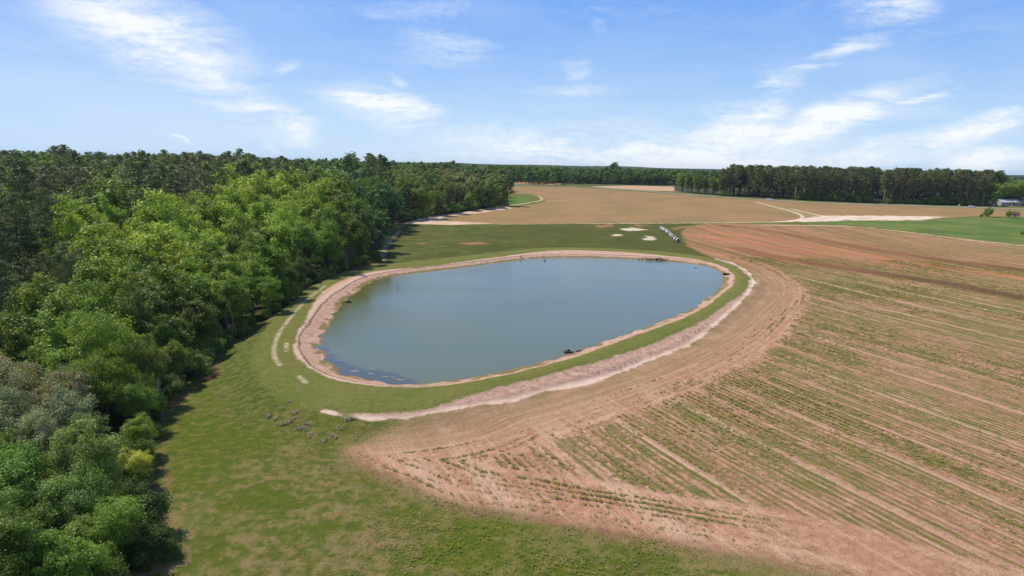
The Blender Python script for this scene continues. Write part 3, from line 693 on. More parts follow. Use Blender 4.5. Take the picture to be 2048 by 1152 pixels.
def broadleaf(g, H_, R_, nleaf, lsize, nclump=34, low=.18, flat=.42):
    """crown: many leaf clumps spread through an uneven volume; returns crown verts, faces and limb builder"""
    cz = H_ * (.5 + low / 2); hz_ = H_ * (1 - low) / 2
    lob = unit(g, 5); cs = []
    while len(cs) < nclump:
        d = unit(g, 1)[0]
        if d[2] < -.75: continue
        w = .78 + .30 * max(0, float((lob @ d).max())) ** 3
        rr = g.uniform(.45, 1.0) ** .6 * w
        c = np.array([d[0] * R_ * rr * .8, d[1] * R_ * rr * .8, cz + d[2] * hz_ * rr * .82])
        if c[2] < H_ * low: continue
        cs.append(c)
    cs = np.array(cs); cs[:, :2] += g.normal(0, .09 * R_, (nclump, 2)); cs[:, 2] += g.normal(0, .05 * H_, nclump) * (cs[:, 2] > .3 * H_); rad = R_ * g.uniform(.08, .30, nclump)
    w = rad ** 2; ids = g.choice(nclump, nleaf, p=w / w.sum())
    d = unit(g, nleaf); d[:, 2] = np.abs(d[:, 2]) * np.where(g.random(nleaf) < .8, 1, -1)
    rr = g.uniform(.55, 1.08, nleaf) ** .7
    Q = np.stack([np.linalg.qr(g.normal(size=(3, 3)))[0] * np.array([1.35, .95, .62]) for _ in range(nclump)]) * rad[:, None, None]
    P = cs[ids] + np.einsum('nij,nj->ni', Q[ids], d * g.uniform(.2, 1.1, nleaf)[:, None] ** .6) + g.normal(0, .045 * R_, (nleaf, 3))
    d = P - cs[ids]; d /= np.linalg.norm(d, axis=1, keepdims=True) + 1e-9
    out = P - np.array([0, 0, cz]); out /= np.linalg.norm(out, axis=1, keepdims=True) + 1e-9
    Nn = d * .45 + out * .4 + unit(g, nleaf) * .85 + np.array([0, 0, .25]); Nn /= np.linalg.norm(Nn, axis=1, keepdims=True)
    V, Fq = leaf_quads(P, Nn, lsize, .62, g)
    tg = cs[g.choice(nclump, min(nclump, 13), replace=False)]
    return V, Fq, tg
def pine(g, H_, R_, nleaf, lsize, bare=.48):
    cs = []; nb = 34
    for i in range(nb):
        t = (i + g.random()) / nb; z = H_ * (bare + (1.0 - bare) * t)
        prof = math.sin(math.pi * min(1, (.22 + .78 * t))) ** .7 * .95 + .16
        a = g.uniform(0, 6.283); rr = R_ * prof * g.uniform(.45, 1.05)
        for q in np.linspace(.45, 1, 2 if rr < R_ * .5 else 3):
            cs.append([math.cos(a) * rr * q, math.sin(a) * rr * q, z + .10 * rr * q + g.normal(0, .12)])
    cs = np.array(cs); n = len(cs)
    rad = R_ * g.uniform(.18, .34, n)
    ids = g.integers(0, n, nleaf); d = unit(g, nleaf)
    sc_ = np.stack([rad, rad, rad * .55], 1)[ids]
    P = cs[ids] + d * sc_ * g.uniform(.3, 1.05, nleaf)[:, None]
    Nn = d * .6 + unit(g, nleaf) * .8 + np.array([0, 0, .3]); Nn /= np.linalg.norm(Nn, axis=1, keepdims=True)
    V, Fq = leaf_quads(P, Nn, lsize, .34, g)
    return V, Fq, cs[2::7]
def pine_trunk(g, H_, r0, tg, n=7):
    mb = MB(); k = 6; wob = np.cumsum(g.normal(0, .006 * H_, (k, 2)), 0); wob[0] = 0
    tp = [(wob[i, 0], wob[i, 1], -.4 + (H_ * .93 + .4) * i / (k - 1)) for i in range(k)]
    mb.tube(tp, [r0 * (1.2 if i == 0 else 1 - .85 * i / (k - 1)) for i in range(k)], n)
    for c in tg: mb.tube([(wob[3, 0] * .8, wob[3, 1] * .8, c[2] - .12 * np.hypot(c[0], c[1]) - .3), tuple(c)], [r0 * .28, r0 * .1], 4, False)
    return mb

def proto_set(kind, level, count, H_, R_, seed0):
    """prototype meshes of unit use: list of (crown mesh, trunk mesh)"""
    out = []
    for i in range(count):
        g = np.random.default_rng(seed0 + i)
        nl, ls = {0: (19000, .23), 1: (8500, .36), 2: (3000, .58)}[level]
        if kind == 'broad':
            V, Fq, tg = broadleaf(g, H_, R_ * g.uniform(.9, 1.12), nl, ls * H_ / 14, nclump=int(g.integers(58, 84)), low=g.uniform(.12, .24))
            tr = limbs(g, H_, .018 * H_, tg, .15)
        elif kind == 'pine':
            V, Fq, tg = pine(g, H_, R_ * g.uniform(.9, 1.1), int(nl * .8), ls * 1.25 * H_ / 22 * (1.0 if level else 1.2), bare=g.uniform(.30, .46))
            tr = pine_trunk(g, H_, .011 * H_, tg)
        else:  # shrub
            V, Fq, tg = broadleaf(g, H_, R_, int(nl * .55), ls * .72, nclump=46, low=.0)
            tr = limbs(g, H_, .02 * H_, tg[:7])
        mm = M_needle if kind == 'pine' else M_leaf
        out.append((mesh_np(kind + '_crown', V, Fq, (mm,)), tr.mesh(kind + '_trunk', M_bark_pale if i == 4 else M_bark, True)))
    return out
PROTO = {}
def get_proto(kind, level):
    k = (kind, level)
    if k not in PROTO:
        base = {'broad': (14.0, 4.3), 'pine': (22.0, 3.6), 'shrub': (3.6, 2.7)}[kind]
        PROTO[k] = (proto_set(kind, level, 5 if kind == 'broad' else 4, *base, 100 * level + {'broad': 11, 'pine': 37, 'shrub': 71}[kind]), base)
    return PROTO[k]
def place_tree(name, kind, level, x, y, z, Ht, wid, tint, label, cat, group=None, g=rng):
    protos, base = get_proto(kind, level)
    cm, tm = protos[int(g.integers(len(protos)))]
    root = bpy.data.objects.new(name, None); col.objects.link(root)
    root.empty_display_size = .5
    root.location = (x, y, z); root.rotation_euler = (g.normal(0, .02), g.normal(0, .02), g.uniform(0, 6.283))
    s = Ht / base[0]; root.scale = (s * wid, s * wid, s)
    tag(root, label, cat, group)
    c = bpy.data.objects.new('crown', cm); t = bpy.data.objects.new('trunk', tm)
    col.objects.link(c); col.objects.link(t); c.parent = root; t.parent = root
    v = g.uniform(.74, 1.2); hsh = g.uniform(.90, 1.14)
    c.color = (tint[0] * v * hsh, tint[1] * v, tint[2] * v, 1)
    return root

LIME = (.270, .345, .040); YEL = (.33, .37, .05); MID = (.175, .255, .032); DEEP = (.135, .190, .026); DARK = (.075, .120, .024)
GREY = (.27, .28, .14); PINEC = (.135, .165, .045); PINEB = (.175, .172, .070); OLIVE = (.160, .210, .040); OL2 = (.215, .225, .075); BLUEG = (.105, .175, .045)
# what stands where in the wood: crown centre in the picture, species, leaf colour, height factor, words
SEEDS = [
    (60, 1080, 'broad', DEEP, .9, 'deep green'), (170, 980, 'broad', MID, .85, 'mid green'), (290, 1000, 'shrub', MID, 1.0, 'green'), (280, 1100, 'shrub', DEEP, 1.0, 'deep green'),
    (40, 930, 'broad', (.12, .20, .03), .9, 'fresh green'), (80, 790, 'broad', GREY, .95, 'grey green'), (120, 860, 'broad', (.17, .24, .05), .75, 'light green'),
    (255, 850, 'broad', YEL, .62, 'yellow green'), (270, 760, 'broad', MID, .75, 'mid green'), (330, 800, 'shrub', MID, 1.0, 'green'), (60, 650, 'broad', DEEP, 1.05, 'deep green'), (150, 640, 'broad', MID, 1.0, 'mid green'),
    (270, 600, 'broad', (.17, .23, .04), .95, 'light green'), (360, 680, 'broad', MID, .75, 'mid green'), (350, 600, 'broad', DEEP, .95, 'deep green'),
    (440, 620, 'broad', DARK, .8, 'dark green'), (460, 540, 'broad', MID, .8, 'mid green'), (540, 560, 'broad', (.12, .17, .035), .6, 'green'), (620, 520, 'broad', MID, .5, 'mid green'),
    (200, 450, 'broad', LIME, 1.0, 'bright yellow green'), (270, 480, 'broad', LIME, .95, 'bright yellow green'), (350, 440, 'broad', LIME, 1.0, 'bright yellow green'), (470, 410, 'broad', LIME, 1.05, 'bright yellow green'),
    (400, 480, 'broad', LIME, .9, 'bright yellow green'), (540, 350, 'broad', LIME, 1.0, 'bright yellow green'), (600, 400, 'broad', LIME, 1.0, 'bright yellow green'), (640, 360, 'broad', (.17, .24, .03), 1.0, 'fresh yellow green'),
    (560, 430, 'broad', LIME, .95, 'bright yellow green'), (520, 470, 'broad', MID, .9, 'mid green'), (640, 450, 'broad', MID, .95, 'mid green'), (600, 490, 'broad', DARK, .85, 'dark green'),
    (720, 360, 'broad', BLUEG, 1.15, 'dark blue green'), (760, 400, 'broad', BLUEG, 1.1, 'dark blue green'), (700, 420, 'broad', DEEP, 1.0, 'deep green'), (730, 470, 'broad', BLUEG, .9, 'dark blue green'), (690, 500, 'broad', DARK, .7, 'dark green'),
    (770, 440, 'broad', (.11, .11, .085), .85, 'greyish, thin-leaved'),
    (40, 440, 'pine', PINEC, 1.0, 'dark green'), (40, 550, 'pine', PINEC, .8, 'dark green'), (120, 400, 'pine', PINEB, 1.0, 'brownish green'), (220, 380, 'broad', OLIVE, 1.0, 'olive green'), (300, 400, 'pine', PINEC, 1.0, 'dark green'), (380, 370, 'pine', PINEB, 1.0, 'brownish green'),
    (440, 350, 'pine', PINEC, 1.05, 'dark green'), (480, 340, 'pine', PINEC, 1.05, 'dark green'), (60, 350, 'broad', MID, 1.0, 'mid green'), (150, 340, 'broad', OLIVE, 1.0, 'olive green'), (230, 330, 'broad', OL2, 1.0, 'dull olive'),
    (330, 335, 'pine', PINEC, 1.0, 'dark green'), (280, 340, 'broad', MID, 1.0, 'mid green'), (560, 335, 'pine', PINEC, .9, 'dark green'),
    (700, 335, 'broad', OLIVE, 1.0, 'olive green'), (800, 350, 'broad', OLIVE, 1.0, 'olive green'), (850, 370, 'broad', OLIVE, .95, 'olive green'), (820, 400, 'broad', (.14, .165, .04), .9, 'light olive'),
    (870, 390, 'broad', DEEP, .8, 'deep green'), (910, 355, 'broad', OL2, .9, 'dull olive'), (930, 385, 'broad', MID, .7, 'mid green'), (970, 380, 'broad', OLIVE, .75, 'olive green'), (1000, 385, 'broad', DEEP, .7, 'deep green'), (1010, 350, 'broad', OLIVE, .8, 'olive green')]
SEEDP = np.array([[s[0], s[1]] for s in SEEDS], float)

def inside(x, y, poly): return float(dist_line(np.array([x]), np.array([y]), poly, True)[0])
FAR_PTS = []   # (x,y,z,height,tint) of the uncountable far woods
def forest():
    g = np.random.default_rng(21)
    HD = lambda D: np.interp(D, [30, 55, 80, 110, 160, 240, 330, 480], [9.5, 10.5, 11.5, 13.5, 17.5, 22, 21, 18])
    pts = []; cand = []
    n = 60000
    D = 20 * (700 / 20) ** g.random(n); th = g.uniform(-46, 6, n)
    X = D * np.sin(np.radians(th)); Y = D * np.cos(np.radians(th))
    # shuffled so density is even per area after rejection
    dF = dist_line(X, Y, wForest, True)
    order = g.permutation(n)
    cell = {}
    for i in order:
        if dF[i] > -1.6: continue
        x, y, d = X[i], Y[i], D[i]
        h0 = float(HD(d)); sp = .31 * h0 + .004 * d + .5 * (d < 85)
        if d > 330: sp *= 1.25
        cx, cy = int(x // 8), int(y // 8); ok = True
        for a in (-1, 0, 1):
            for b in (-1, 0, 1):
                for (u, v, s_) in cell.get((cx + a, cy + b), ()):
                    if (u - x) ** 2 + (v - y) ** 2 < min(sp, s_) ** 2: ok = False; break
                if not ok: break
            if not ok: break
        if not ok: continue
        cell.setdefault((cx, cy), []).append((x, y, sp)); pts.append((x, y, d, dF[i], h0))
    pts.sort(key=lambda p: p[2])
    nb = npn = ns = 0
    zz = H(np.array([p[0] for p in pts]), np.array([p[1] for p in pts]))
    for (x, y, d, df, h0), z in zip(pts, zz):
        qx, qy, _ = project(np.array(x), np.array(y), z + h0 * .75)
        if qx < -160 or qx > 1045: continue
        dd = np.hypot((SEEDP[:, 0] - qx) * 1.0, (SEEDP[:, 1] - qy) * 1.25) + g.normal(0, 9, len(SEEDS))
        k = int(dd.argmin()); _, _, kind, tint, hf, word = SEEDS[k]
        ht = h0 * hf * (g.uniform(.74, 1.16) + .18 * (g.random() < .10))
        edge = -df
        if edge < (3.5 if d < 85 else 5.5) and kind != 'shrub' and d < 330: ht *= .70
        if d > 300 and g.random() < .25: kind = 'pine' if kind == 'broad' and qx < 760 else kind
        if kind == 'pine': ht *= 1.12; tint = PINEC if tint not in (PINEC, PINEB) else tint
        lvl = 0 if d < 95 else 1 if d < 230 else 2
        side = 'near the pond' if d < 230 else 'in the far part of the wood'
        if (kind == 'broad' and nb < 300) or (kind == 'pine' and npn < 125) or (kind == 'shrub' and ns < 60):
            where = ('in the nearest corner of the wood' if d < 66 else 'in the near wood' if d < 95 else 'in the wood left of the pond' if d < 140 else 'behind the left bank' if d < 200 else 'at the back of the wood' if d < 270 else 'far along the wood')
            colm = ('at the frame edge' if qx < 130 else 'well inside' if qx < 330 else 'midway across' if qx < 540 else 'towards the pond' if qx < 720 else 'beside the meadow')
            if edge < 6: colm = 'on the open edge'
            rel = ht / h0; sz = 'tall' if rel > 1.04 else 'mid-sized' if rel > .82 else 'small'
            if kind == 'broad':
                nb += 1; nm = 'broadleaf_tree'; lab = sz + ' ' + word + ' leafy tree ' + where + ', ' + colm; grp = 'leafy trees of the big wood'
            elif kind == 'pine':
                npn += 1; nm = 'pine_tree'; lab = sz + ' ' + word + ' pine ' + where + ', ' + colm; grp = 'pines of the big wood'
            else:
                ns += 1; nm = 'shrub'; ht = g.uniform(3, 4.6); lab = word + ' shrub ' + where + ', ' + colm; grp = 'shrubs of the big wood'
            place_tree(nm, kind, lvl, x, y, z - .2, ht, g.uniform(1.15, 1.55) if d < 72 else g.uniform(.82, 1.34) if kind != 'pine' else g.uniform(.95, 1.25), tint, lab, 'tree' if kind != 'shrub' else 'shrub', grp, g)
        else:
            FAR_PTS.append((x, y, z, ht, tint, 1 if kind == 'pine' else 0))
    print('forest', nb, npn, ns, len(FAR_PTS))
    # skirt of shrubs along the open edge
    L = np.vstack([wFE]); seg = np.linalg.norm(np.diff(L, axis=0), axis=1); cum = np.r_[0, np.cumsum(seg)]
    s = 0.0; k = 0
    while s < cum[-1]:
        x = np.interp(s, cum, L[:, 0]) + g.normal(0, .8) - 1.6; y = np.interp(s, cum, L[:, 1]) + g.normal(0, .8)
        d = math.hypot(x, y)
        z = float(H(x, y)[0]); ht = g.uniform(1.3, 4.2) * np.interp(d, [40, 110, 220], [.9, 1.0, 1.35])
        tint = [MID, DEEP, (.14, .19, .04), OLIVE, DARK][int(g.integers(5))]
        place_tree('shrub', 'shrub', 0 if d < 95 else 1, x - .5, y, z - .1, ht, g.uniform(.9, 1.3), tint,
                   {MID: 'mid green', DEEP: 'deep green', OLIVE: 'olive', DARK: 'dark green'}.get(tint, 'light green') + (' taller' if ht > 2.9 else ' low') + ' shrub skirting the wood ' + ('at the frame foot' if d < 52 else 'beside the near rough grass' if d < 72 else 'by the rusty brush' if d < 98 else 'facing the pale levee track' if d < 150 else 'at the pond far left corner' if d < 200 else 'beside the meadow'), 'shrub', 'shrubs skirting the wood', g)
        s += g.uniform(1.6, 3.4) * np.interp(d, [40, 220], [.9, 1.7]); k += 1
forest()

# shrub row and trees along the far track
g5 = np.random.default_rng(5)
for i, px_ in enumerate(np.arange(806, 1006, 9.5)):
    e = np.interp(px_, [800, 850, 950, 1012], [444, 434, 418, 407])
    x, y = onland([(px_, e)])[0]; z = float(T(x, y))
    ti_ = int(g5.integers(4)); hb_ = g5.uniform(3.2, 5.5)
    place_tree('shrub', 'shrub', 2, x, y + 2, z, hb_, g5.uniform(1.1, 1.5), [OLIVE, MID, OL2, DEEP][ti_],
               ('tall ' if hb_ > 4.3 else 'low ') + ['olive', 'mid green', 'yellowish', 'deep green'][ti_] + ' rounded bush behind the sandy far track', 'shrub', 'bushes behind the sandy far track', g5)
x, y = onland([(1016, 411)])[0]
place_tree('pine_tree', 'pine', 1, x, y, float(T(x, y)), 18.5, 1.25, PINEC, 'lone dark pine at the right end of the far wood, by the bright lawn', 'tree', None, g5)
x, y = onland([(771, 495)])[0]
place_tree('shrub', 'shrub', 1, x - 2, y, float(T(x, y)), 5.0, 1.0, (.36, .38, .22), 'pale cream-flowered bush where the wood meets the meadow', 'shrub', None, g5)
for i, (px_, py_, hh, lb) in enumerate([(700, 548, 9.0, 'bare dead tree poking out of the shrubs at the pond far left corner'), (612, 588, 8.0, 'bare dead snag among shrubs left of the pond levee'),
                                        (476, 684, 8.0, 'bare dead snag in the shrubs nearest the dark hollow'), (343, 838, 7.0, 'bare dead snag at the wood edge by the rusty brush')]):
    x, y = onland([(px_, py_)])[0]; g = np.random.default_rng(300 + i); _, _, tg = broadleaf(g, hh, hh * .28, 50, .1, nclump=16)
    o = link('dead_tree', limbs(g, hh, .02 * hh, tg, .25, 6).mesh('dead_tree', M_bark_pale, True), None, (x - 1.2, y, float(H(x, y)[0]))); tag(o, lb, 'dead tree')
def stand(px0, px1, rows, kind, tints, hgt, yoff, stepx, name, label, cat, group, baseline, skip=()):
    for r_ in range(rows):
        p = px0 + g5.uniform(0, stepx)
        while p < px1:
            if not any(a < p < b for a, b in skip) or r_ > 2:
                e = np.interp(p, *baseline)
                x, y = onland([(p, e)])[0]; k = (y + yoff + r_ * 7.5 + g5.normal(0, 1.2)) / y
                x *= k; y *= k
                hf_ = g5.uniform(.82, 1.12); ti = tints[int(g5.integers(len(tints)))]
                w_ = ('at its left end' if p < 1480 else 'behind the white car' if p < 1600 else 'between white car and gap' if p < 1700 else 'just left of the gap' if p < 1750 else 'just right of the gap' if p < 1800 else 'right of the gap' if p < 1880 else 'behind the white board' if p < 1930 else 'at its right end') if 1440 < p < 1972 and label.count('pine stand') + label.count('dark stand') else 'beside the farmhouse' if p > 1972 else 'above the road bend'
                rw = ['front row', 'second row', 'third row', 'back row'][min(r_, 3)]
                lb = ('taller ' if hf_ > .99 else 'shorter ') + label + ', ' + (rw + ', ' if rows > 1 else '') + w_
                place_tree(name, kind, 2, x, y, float(T(x, y)) - .1, hgt * hf_, g5.uniform(.95, 1.25), ti, lb, cat, group, g5)
            p += stepx * g5.uniform(.7, 1.35)
BL = ([1300, 1400, 1480, 1560, 1720, 1910, 2048, 2200], [381, 389, 394.5, 399, 406, 411, 415, 420])
stand(1442, 1972, 4, 'pine', [PINEC, PINEB, (.115, .115, .045)], 21.8, 6, 13.0, 'pine_tree', 'bare-trunked pine of the dark stand', 'tree',
      'tall pines of the stand beyond the far field', BL, skip=((1742, 1760), (1478, 1500)))
stand(1446, 1968, 1, 'shrub', [MID, DEEP, OLIVE], 4.2, 4, 17, 'shrub', 'low shrub at the foot of the pine stand', 'shrub', 'shrubs at the foot of the pine stand', BL, skip=((1470, 1580), (1740, 1762)))
stand(1590, 1968, 1, 'shrub', [MID, PINEC, OLIVE], 8.0, 7, 22, 'shrub', 'big bush before the dark pine stand', 'shrub', 'taller shrubs before the pine stand', BL, skip=((1740, 1762), (1800, 1850)))
stand(1362, 1448, 3, 'broad', [OLIVE, MID, DEEP], 15, 8, 15, 'broadleaf_tree', 'leafy tree left of the dark pine stand', 'tree', 'leafy trees at the left end of the pine stand', BL)
stand(1972, 2130, 3, 'broad', [MID, (.15, .21, .04), OLIVE], 17, 20, 17, 'broadleaf_tree', 'leafy tree by the farmhouse', 'tree', 'leafy trees round the farmhouse', BL)
x, y = onland([(1985, 412)])[0]
place_tree('broadleaf_tree', 'broad', 2, x, y, float(T(x, y)), 9.5, 1.1, LIME, 'small bright yellow green tree left of the farmhouse', 'tree', None, g5)
for px_, py_, ht, tn, lab in [(1976, 434, 6.0, MID, 'small round green sapling standing at the edge of the bright green field'), (1963, 435, 2.2, DARK, 'tiny dark bush just left of the green sapling'),
                              (2018, 434, 4.0, MID, 'low green bush at the field edge left of the bare pinkish bush'), (2030, 436, 4.5, (.42, .30, .24), 'bare pinkish brown bush at the field edge under the farmhouse'), (2044, 470, 2.0, MID, 'dark low bush in the bright green field at the right edge')]:
    x, y = onland([(px_, py_)])[0]
    place_tree('bush', 'shrub', 2, x, y, float(T(x, y)), ht, .7, tn, lab, 'bush', None, g5)

# mid-distance woods and everything beyond: one uncountable mass
g6 = np.random.default_rng(66)
def band(px0, px1, ylo, yhi, n, d0, d1, tints, h0, h1, pinefrac=.2):
    for _ in range(n):
        p = g6.uniform(px0, px1); d = g6.uniform(d0, d1)
        a = (p - 1024) / F; x, y = a * d, d
        z = float(T(np.array(x), np.array(y)))
        FAR_PTS.append((x, y, z, g6.uniform(h0, h1), tints[int(g6.integers(len(tints)))], int(g6.random() < pinefrac)))
G1 = [MID, OLIVE, DEEP, BLUEG, (.075, .12, .035)]
band(1020, 1460, 0, 0, 420, 770, 860, G1, 12, 18)
band(1090, 1320, 0, 0, 160, 740, 790, [DEEP, DARK, BLUEG], 9, 14)
band(880, 1110, 0, 0, 240, 690, 900, G1, 13, 19)
band(-250, 900, 0, 0, 900, 560, 950, G1 + [DARK], 14, 21, .45)
band(860, 1020, 0, 0, 26, 520, 600, [OL2, OLIVE], 11, 15, 0)
band(1960, 2400, 0, 0, 160, 540, 800, G1, 12, 16)
band(1445, 1985, 0, 0, 330, 545, 650, [PINEC, PINEB, DARK], 20, 25, .8)
band(-300, 2400, 0, 0, 2600, 880, 1700, G1 + [DARK, PINEC], 11, 17, .4)
for p_, h_ in ((1215, 22), (1221, 24), (1204, 19), (1230, 19), (1298, 17), (1308, 18), (1324, 18), (905, 22), (125, 26), (140, 27), (735, 28), (745, 26), (760, 27), (770, 25)):
    d_ = 800 if p_ > 850 else 520; FAR_PTS.append(((p_ - 1024) / F * d_, d_, float(T(np.array((p_ - 1024) / F * d_), np.array(float(d_)))), h_, PINEC, 1))

def scatter_mod(o, hid):
    ng = bpy.data.node_groups.new('scatter', 'GeometryNodeTree')
    ng.interface.new_socket('Geometry', in_out='INPUT', socket_type='NodeSocketGeometry')
    ng.interface.new_socket('Geometry', in_out='OUTPUT', socket_type='NodeSocketGeometry')
    gi = ng.nodes.new('NodeGroupInput'); go = ng.nodes.new('NodeGroupOutput')
    ip = ng.nodes.new('GeometryNodeInstanceOnPoints'); ci = ng.nodes.new('GeometryNodeCollectionInfo')
    ci.inputs['Collection'].default_value = hid; ci.inputs['Separate Children'].default_value = True; ci.inputs['Reset Children'].default_value = True
    def na(name, typ):
        q = ng.nodes.new('GeometryNodeInputNamedAttribute'); q.data_type = typ; q.inputs['Name'].default_value = name; return q.outputs[0]
    cx = ng.nodes.new('ShaderNodeCombineXYZ')
    L = ng.links.new
    L(gi.outputs[0], ip.inputs['Points']); L(ci.outputs[0], ip.inputs['Instance']); ip.inputs['Pick Instance'].default_value = True
    L(na('pick', 'INT'), ip.inputs['Instance Index']); L(na('sc', 'FLOAT_VECTOR'), ip.inputs['Scale'])
    L(na('rot', 'FLOAT'), cx.inputs[2])
    L(cx.outputs[0], ip.inputs['Rotation']); L(ip.outputs[0], go.inputs[0])
    md = o.modifiers.new('scatter', 'NODES'); md.node_group = ng
def far_woods():
    hid = bpy.data.collections.new('wood_prototypes')
    kinds = [[], []]
    for i in range(6):
        g = np.random.default_rng(900 + i)
        if i < 4:
            V, Fq, tg = broadleaf(g, 14, 5.0, 900, 1.15, nclump=22, low=.1); tr = MB().tube([(0, 0, 0), (0, 0, 7)], [.25, .15], 5)
        else:
            V, Fq, tg = pine(g, 14, 3.0, 800, 1.1, bare=.35); tr = MB().tube([(0, 0, 0), (0, 0, 12)], [.2, .08], 5)
        nv = len(V); tv = np.array(tr.v); tf = np.array([f for f in tr.f if len(f) == 4])
        me = mesh_np('wood_tree_form', np.vstack([V, tv]), np.vstack([Fq, tf + nv]), (M_leaf_i, M_bark), [0] * len(Fq) + [1] * len(tf))
        o = bpy.data.objects.new('wood_tree_form_%d' % i, me); hid.objects.link(o)
    P = np.array([[p[0], p[1], p[2] - .3] for p in FAR_PTS]); n = len(P)
    me = bpy.data.meshes.new('distant_woods'); me.vertices.add(n); me.vertices.foreach_set('co', P.astype(np.float32).ravel())
    g = np.random.default_rng(4)
    S = np.array([p[3] / 14 for p in FAR_PTS]); wd = S * g.uniform(.9, 1.3, n)
    def at(name, typ, key, arr): me.attributes.new(name, typ, 'POINT').data.foreach_set(key, arr.ravel())
    at('sc', 'FLOAT_VECTOR', 'vector', np.stack([wd, wd, S], -1).astype(np.float32))
    at('rot', 'FLOAT', 'value', g.uniform(0, 6.28, n).astype(np.float32))
    at('pick', 'INT', 'value', np.where([p[5] for p in FAR_PTS], g.integers(4, 6, n), g.integers(0, 4, n)).astype(np.int32))
    v = g.uniform(.8, 1.2, n)[:, None]
    at('tint', 'FLOAT_COLOR', 'color', np.hstack([np.array([p[4] for p in FAR_PTS]) * v, np.ones((n, 1))]).astype(np.float32))
    o = link('distant_woods', me)
    tag(o, 'distant mixed woods filling the land up to the skyline', 'woods', None, 'stuff')
    scatter_mod(o, hid)
    print('far woods', n)
far_woods()

# ------------------------------------------------------------------ grass tufts and crop seedlings close by
def vnoise(x, y, sc_, seed):
    gg = np.random.default_rng(seed).random((256, 256)); u = x * sc_; v = y * sc_
    i = np.floor(u).astype(int); j = np.floor(v).astype(int); fu = sstep(u - i); fv = sstep(v - j)
    a = lambda p, q: gg[p % 256, q % 256]
    return (a(i, j) * (1 - fu) + a(i + 1, j) * fu) * (1 - fv) + (a(i, j + 1) * (1 - fu) + a(i + 1, j + 1) * fu) * fv
def ground_cover():
    g = np.random.default_rng(12)
    hid = bpy.data.collections.new('tuft_prototypes'); m = leaf_mat('blades', 'inst', .25, .8)
    for i in range(4):
        n = 16; a = g.uniform(0, 6.28, n); r_ = .16 * g.random(n) ** .5
        P = np.stack([np.cos(a) * r_, np.sin(a) * r_, g.uniform(.03, .12, n)], -1)
        Nn = unit(g, n) * .6 + np.array([0, 0, 1.0]); Nn /= np.linalg.norm(Nn, axis=1, keepdims=True)
        V, Fq = leaf_quads(P, Nn, .13, .5, g)
        o = bpy.data.objects.new('tuft_form_%d' % i, mesh_np('tuft_form', V, Fq, (m,))); hid.objects.link(o)
    def put(name, X, Y, S, tint, label, cat):
        n = len(X); print(name, n)
        me = bpy.data.meshes.new(name); me.vertices.add(n)
        me.vertices.foreach_set('co', np.stack([X, Y, H(X, Y) - .01], -1).astype(np.float32).ravel())
        def at(nm, typ, key, arr): me.attributes.new(nm, typ, 'POINT').data.foreach_set(key, np.ascontiguousarray(arr).ravel())
        at('sc', 'FLOAT_VECTOR', 'vector', np.stack([S, S, S * .9], -1).astype(np.float32)); at('rot', 'FLOAT', 'value', g.uniform(0, 6.28, n).astype(np.float32))
        at('pick', 'INT', 'value', g.integers(0, 4, n).astype(np.int32)); at('tint', 'FLOAT_COLOR', 'color', np.hstack([tint, np.ones((n, 1))]).astype(np.float32))
        o = link(name, me); scatter_mod(o, hid); tag(o, label, cat, None, 'stuff')
    # rough pasture
    n = 120000
    Y = 30 + 95 * g.random(n) ** 1.15; X = (g.random(n) * 2 - 1) * .80 * Y
    ok = (dist_line(X, Y, wForest, True) > .6) & (dist_line(X, Y, wField, True) > -.5) & (dist_line(X, Y, wB, True) > 0) & (dist_line(X, Y, wE, True) > .3) & ((dist_line(X, Y, wG, True) > -1) | (g.random(n) < .12))
    X = X[ok]; Y = Y[ok]; q = vnoise(X, Y, .35, 1) * .6 + vnoise(X, Y, 1.2, 2) * .4
    keep = g.random(len(X)) < .1 + .6 * sstep((q - .35) / .3); X, Y, q = X[keep], Y[keep], q[keep]
    k = sstep((vnoise(X, Y, .11, 5) * .6 + vnoise(X, Y, .6, 6) * .4 - .42) / .2)[:, None]
    tint = (np.array([.180, .200, .026]) * (1 - k) + np.array([.29, .23, .09]) * k) * g.uniform(.7, 1.3, (len(X), 1))
    put('grass', X, Y, g.uniform(.35, .7, len(X)), tint, 'short uneven pasture grass between the wood, the levee and the row field', 'grass')
    # seedlings in the rows
    n = 900000
    Y = 34 + 200 * g.random(n) ** .9; X = (g.random(n) * 1.25 - .42) * Y
    dro = dist_line(X, Y, wG, True); dlo = dist_line(X, Y, wLow, False)
    gy = -(.55 * Y - .0007 * Y ** 2); u = (X - gy) * .93; hd = np.minimum(np.maximum(dro - 6, 0), dlo); head = (np.maximum(dro - 6, 0) < 8 + 1.5 * np.sin(X * .05)) | (dlo < 9)
    c = np.where(head, hd, u); ph = c / .95 + .25; off = (ph - np.round(ph)) * .95
    ri = np.round(ph) + head * 500; rh = vnoise(ri * .61, Y * .035, 1.0, 8)
    q = rh * .42 + vnoise(ri * 3.7, Y * .16, 1.0, 9) * .2 + vnoise(X, Y, .035, 10) * .2 + vnoise(X, Y, .5, 11) * .18
    ok = (dist_line(X, Y, wField, True) < -1.0) & (np.abs(off) < .12 + .2 * g.random(n) ** 3) & (dro > 9) & (q - .07 * head > .355 + .36 * g.random(n) ** .6)
    X, Y, q = X[ok], Y[ok], q[ok]; n = len(X); k = g.random((n, 1)) ** 1.5
    tint = (np.array([.200, .225, .045]) * (1 - k) + np.array([.33, .25, .09]) * k) * g.uniform(.75, 1.25, (n, 1))
    put('crop_seedlings', X, Y, g.uniform(.45, 1.1, n) * (.8 + Y / 260), tint, 'low green crop seedlings and weeds standing in the rows of the brown field', 'seedlings')
ground_cover()

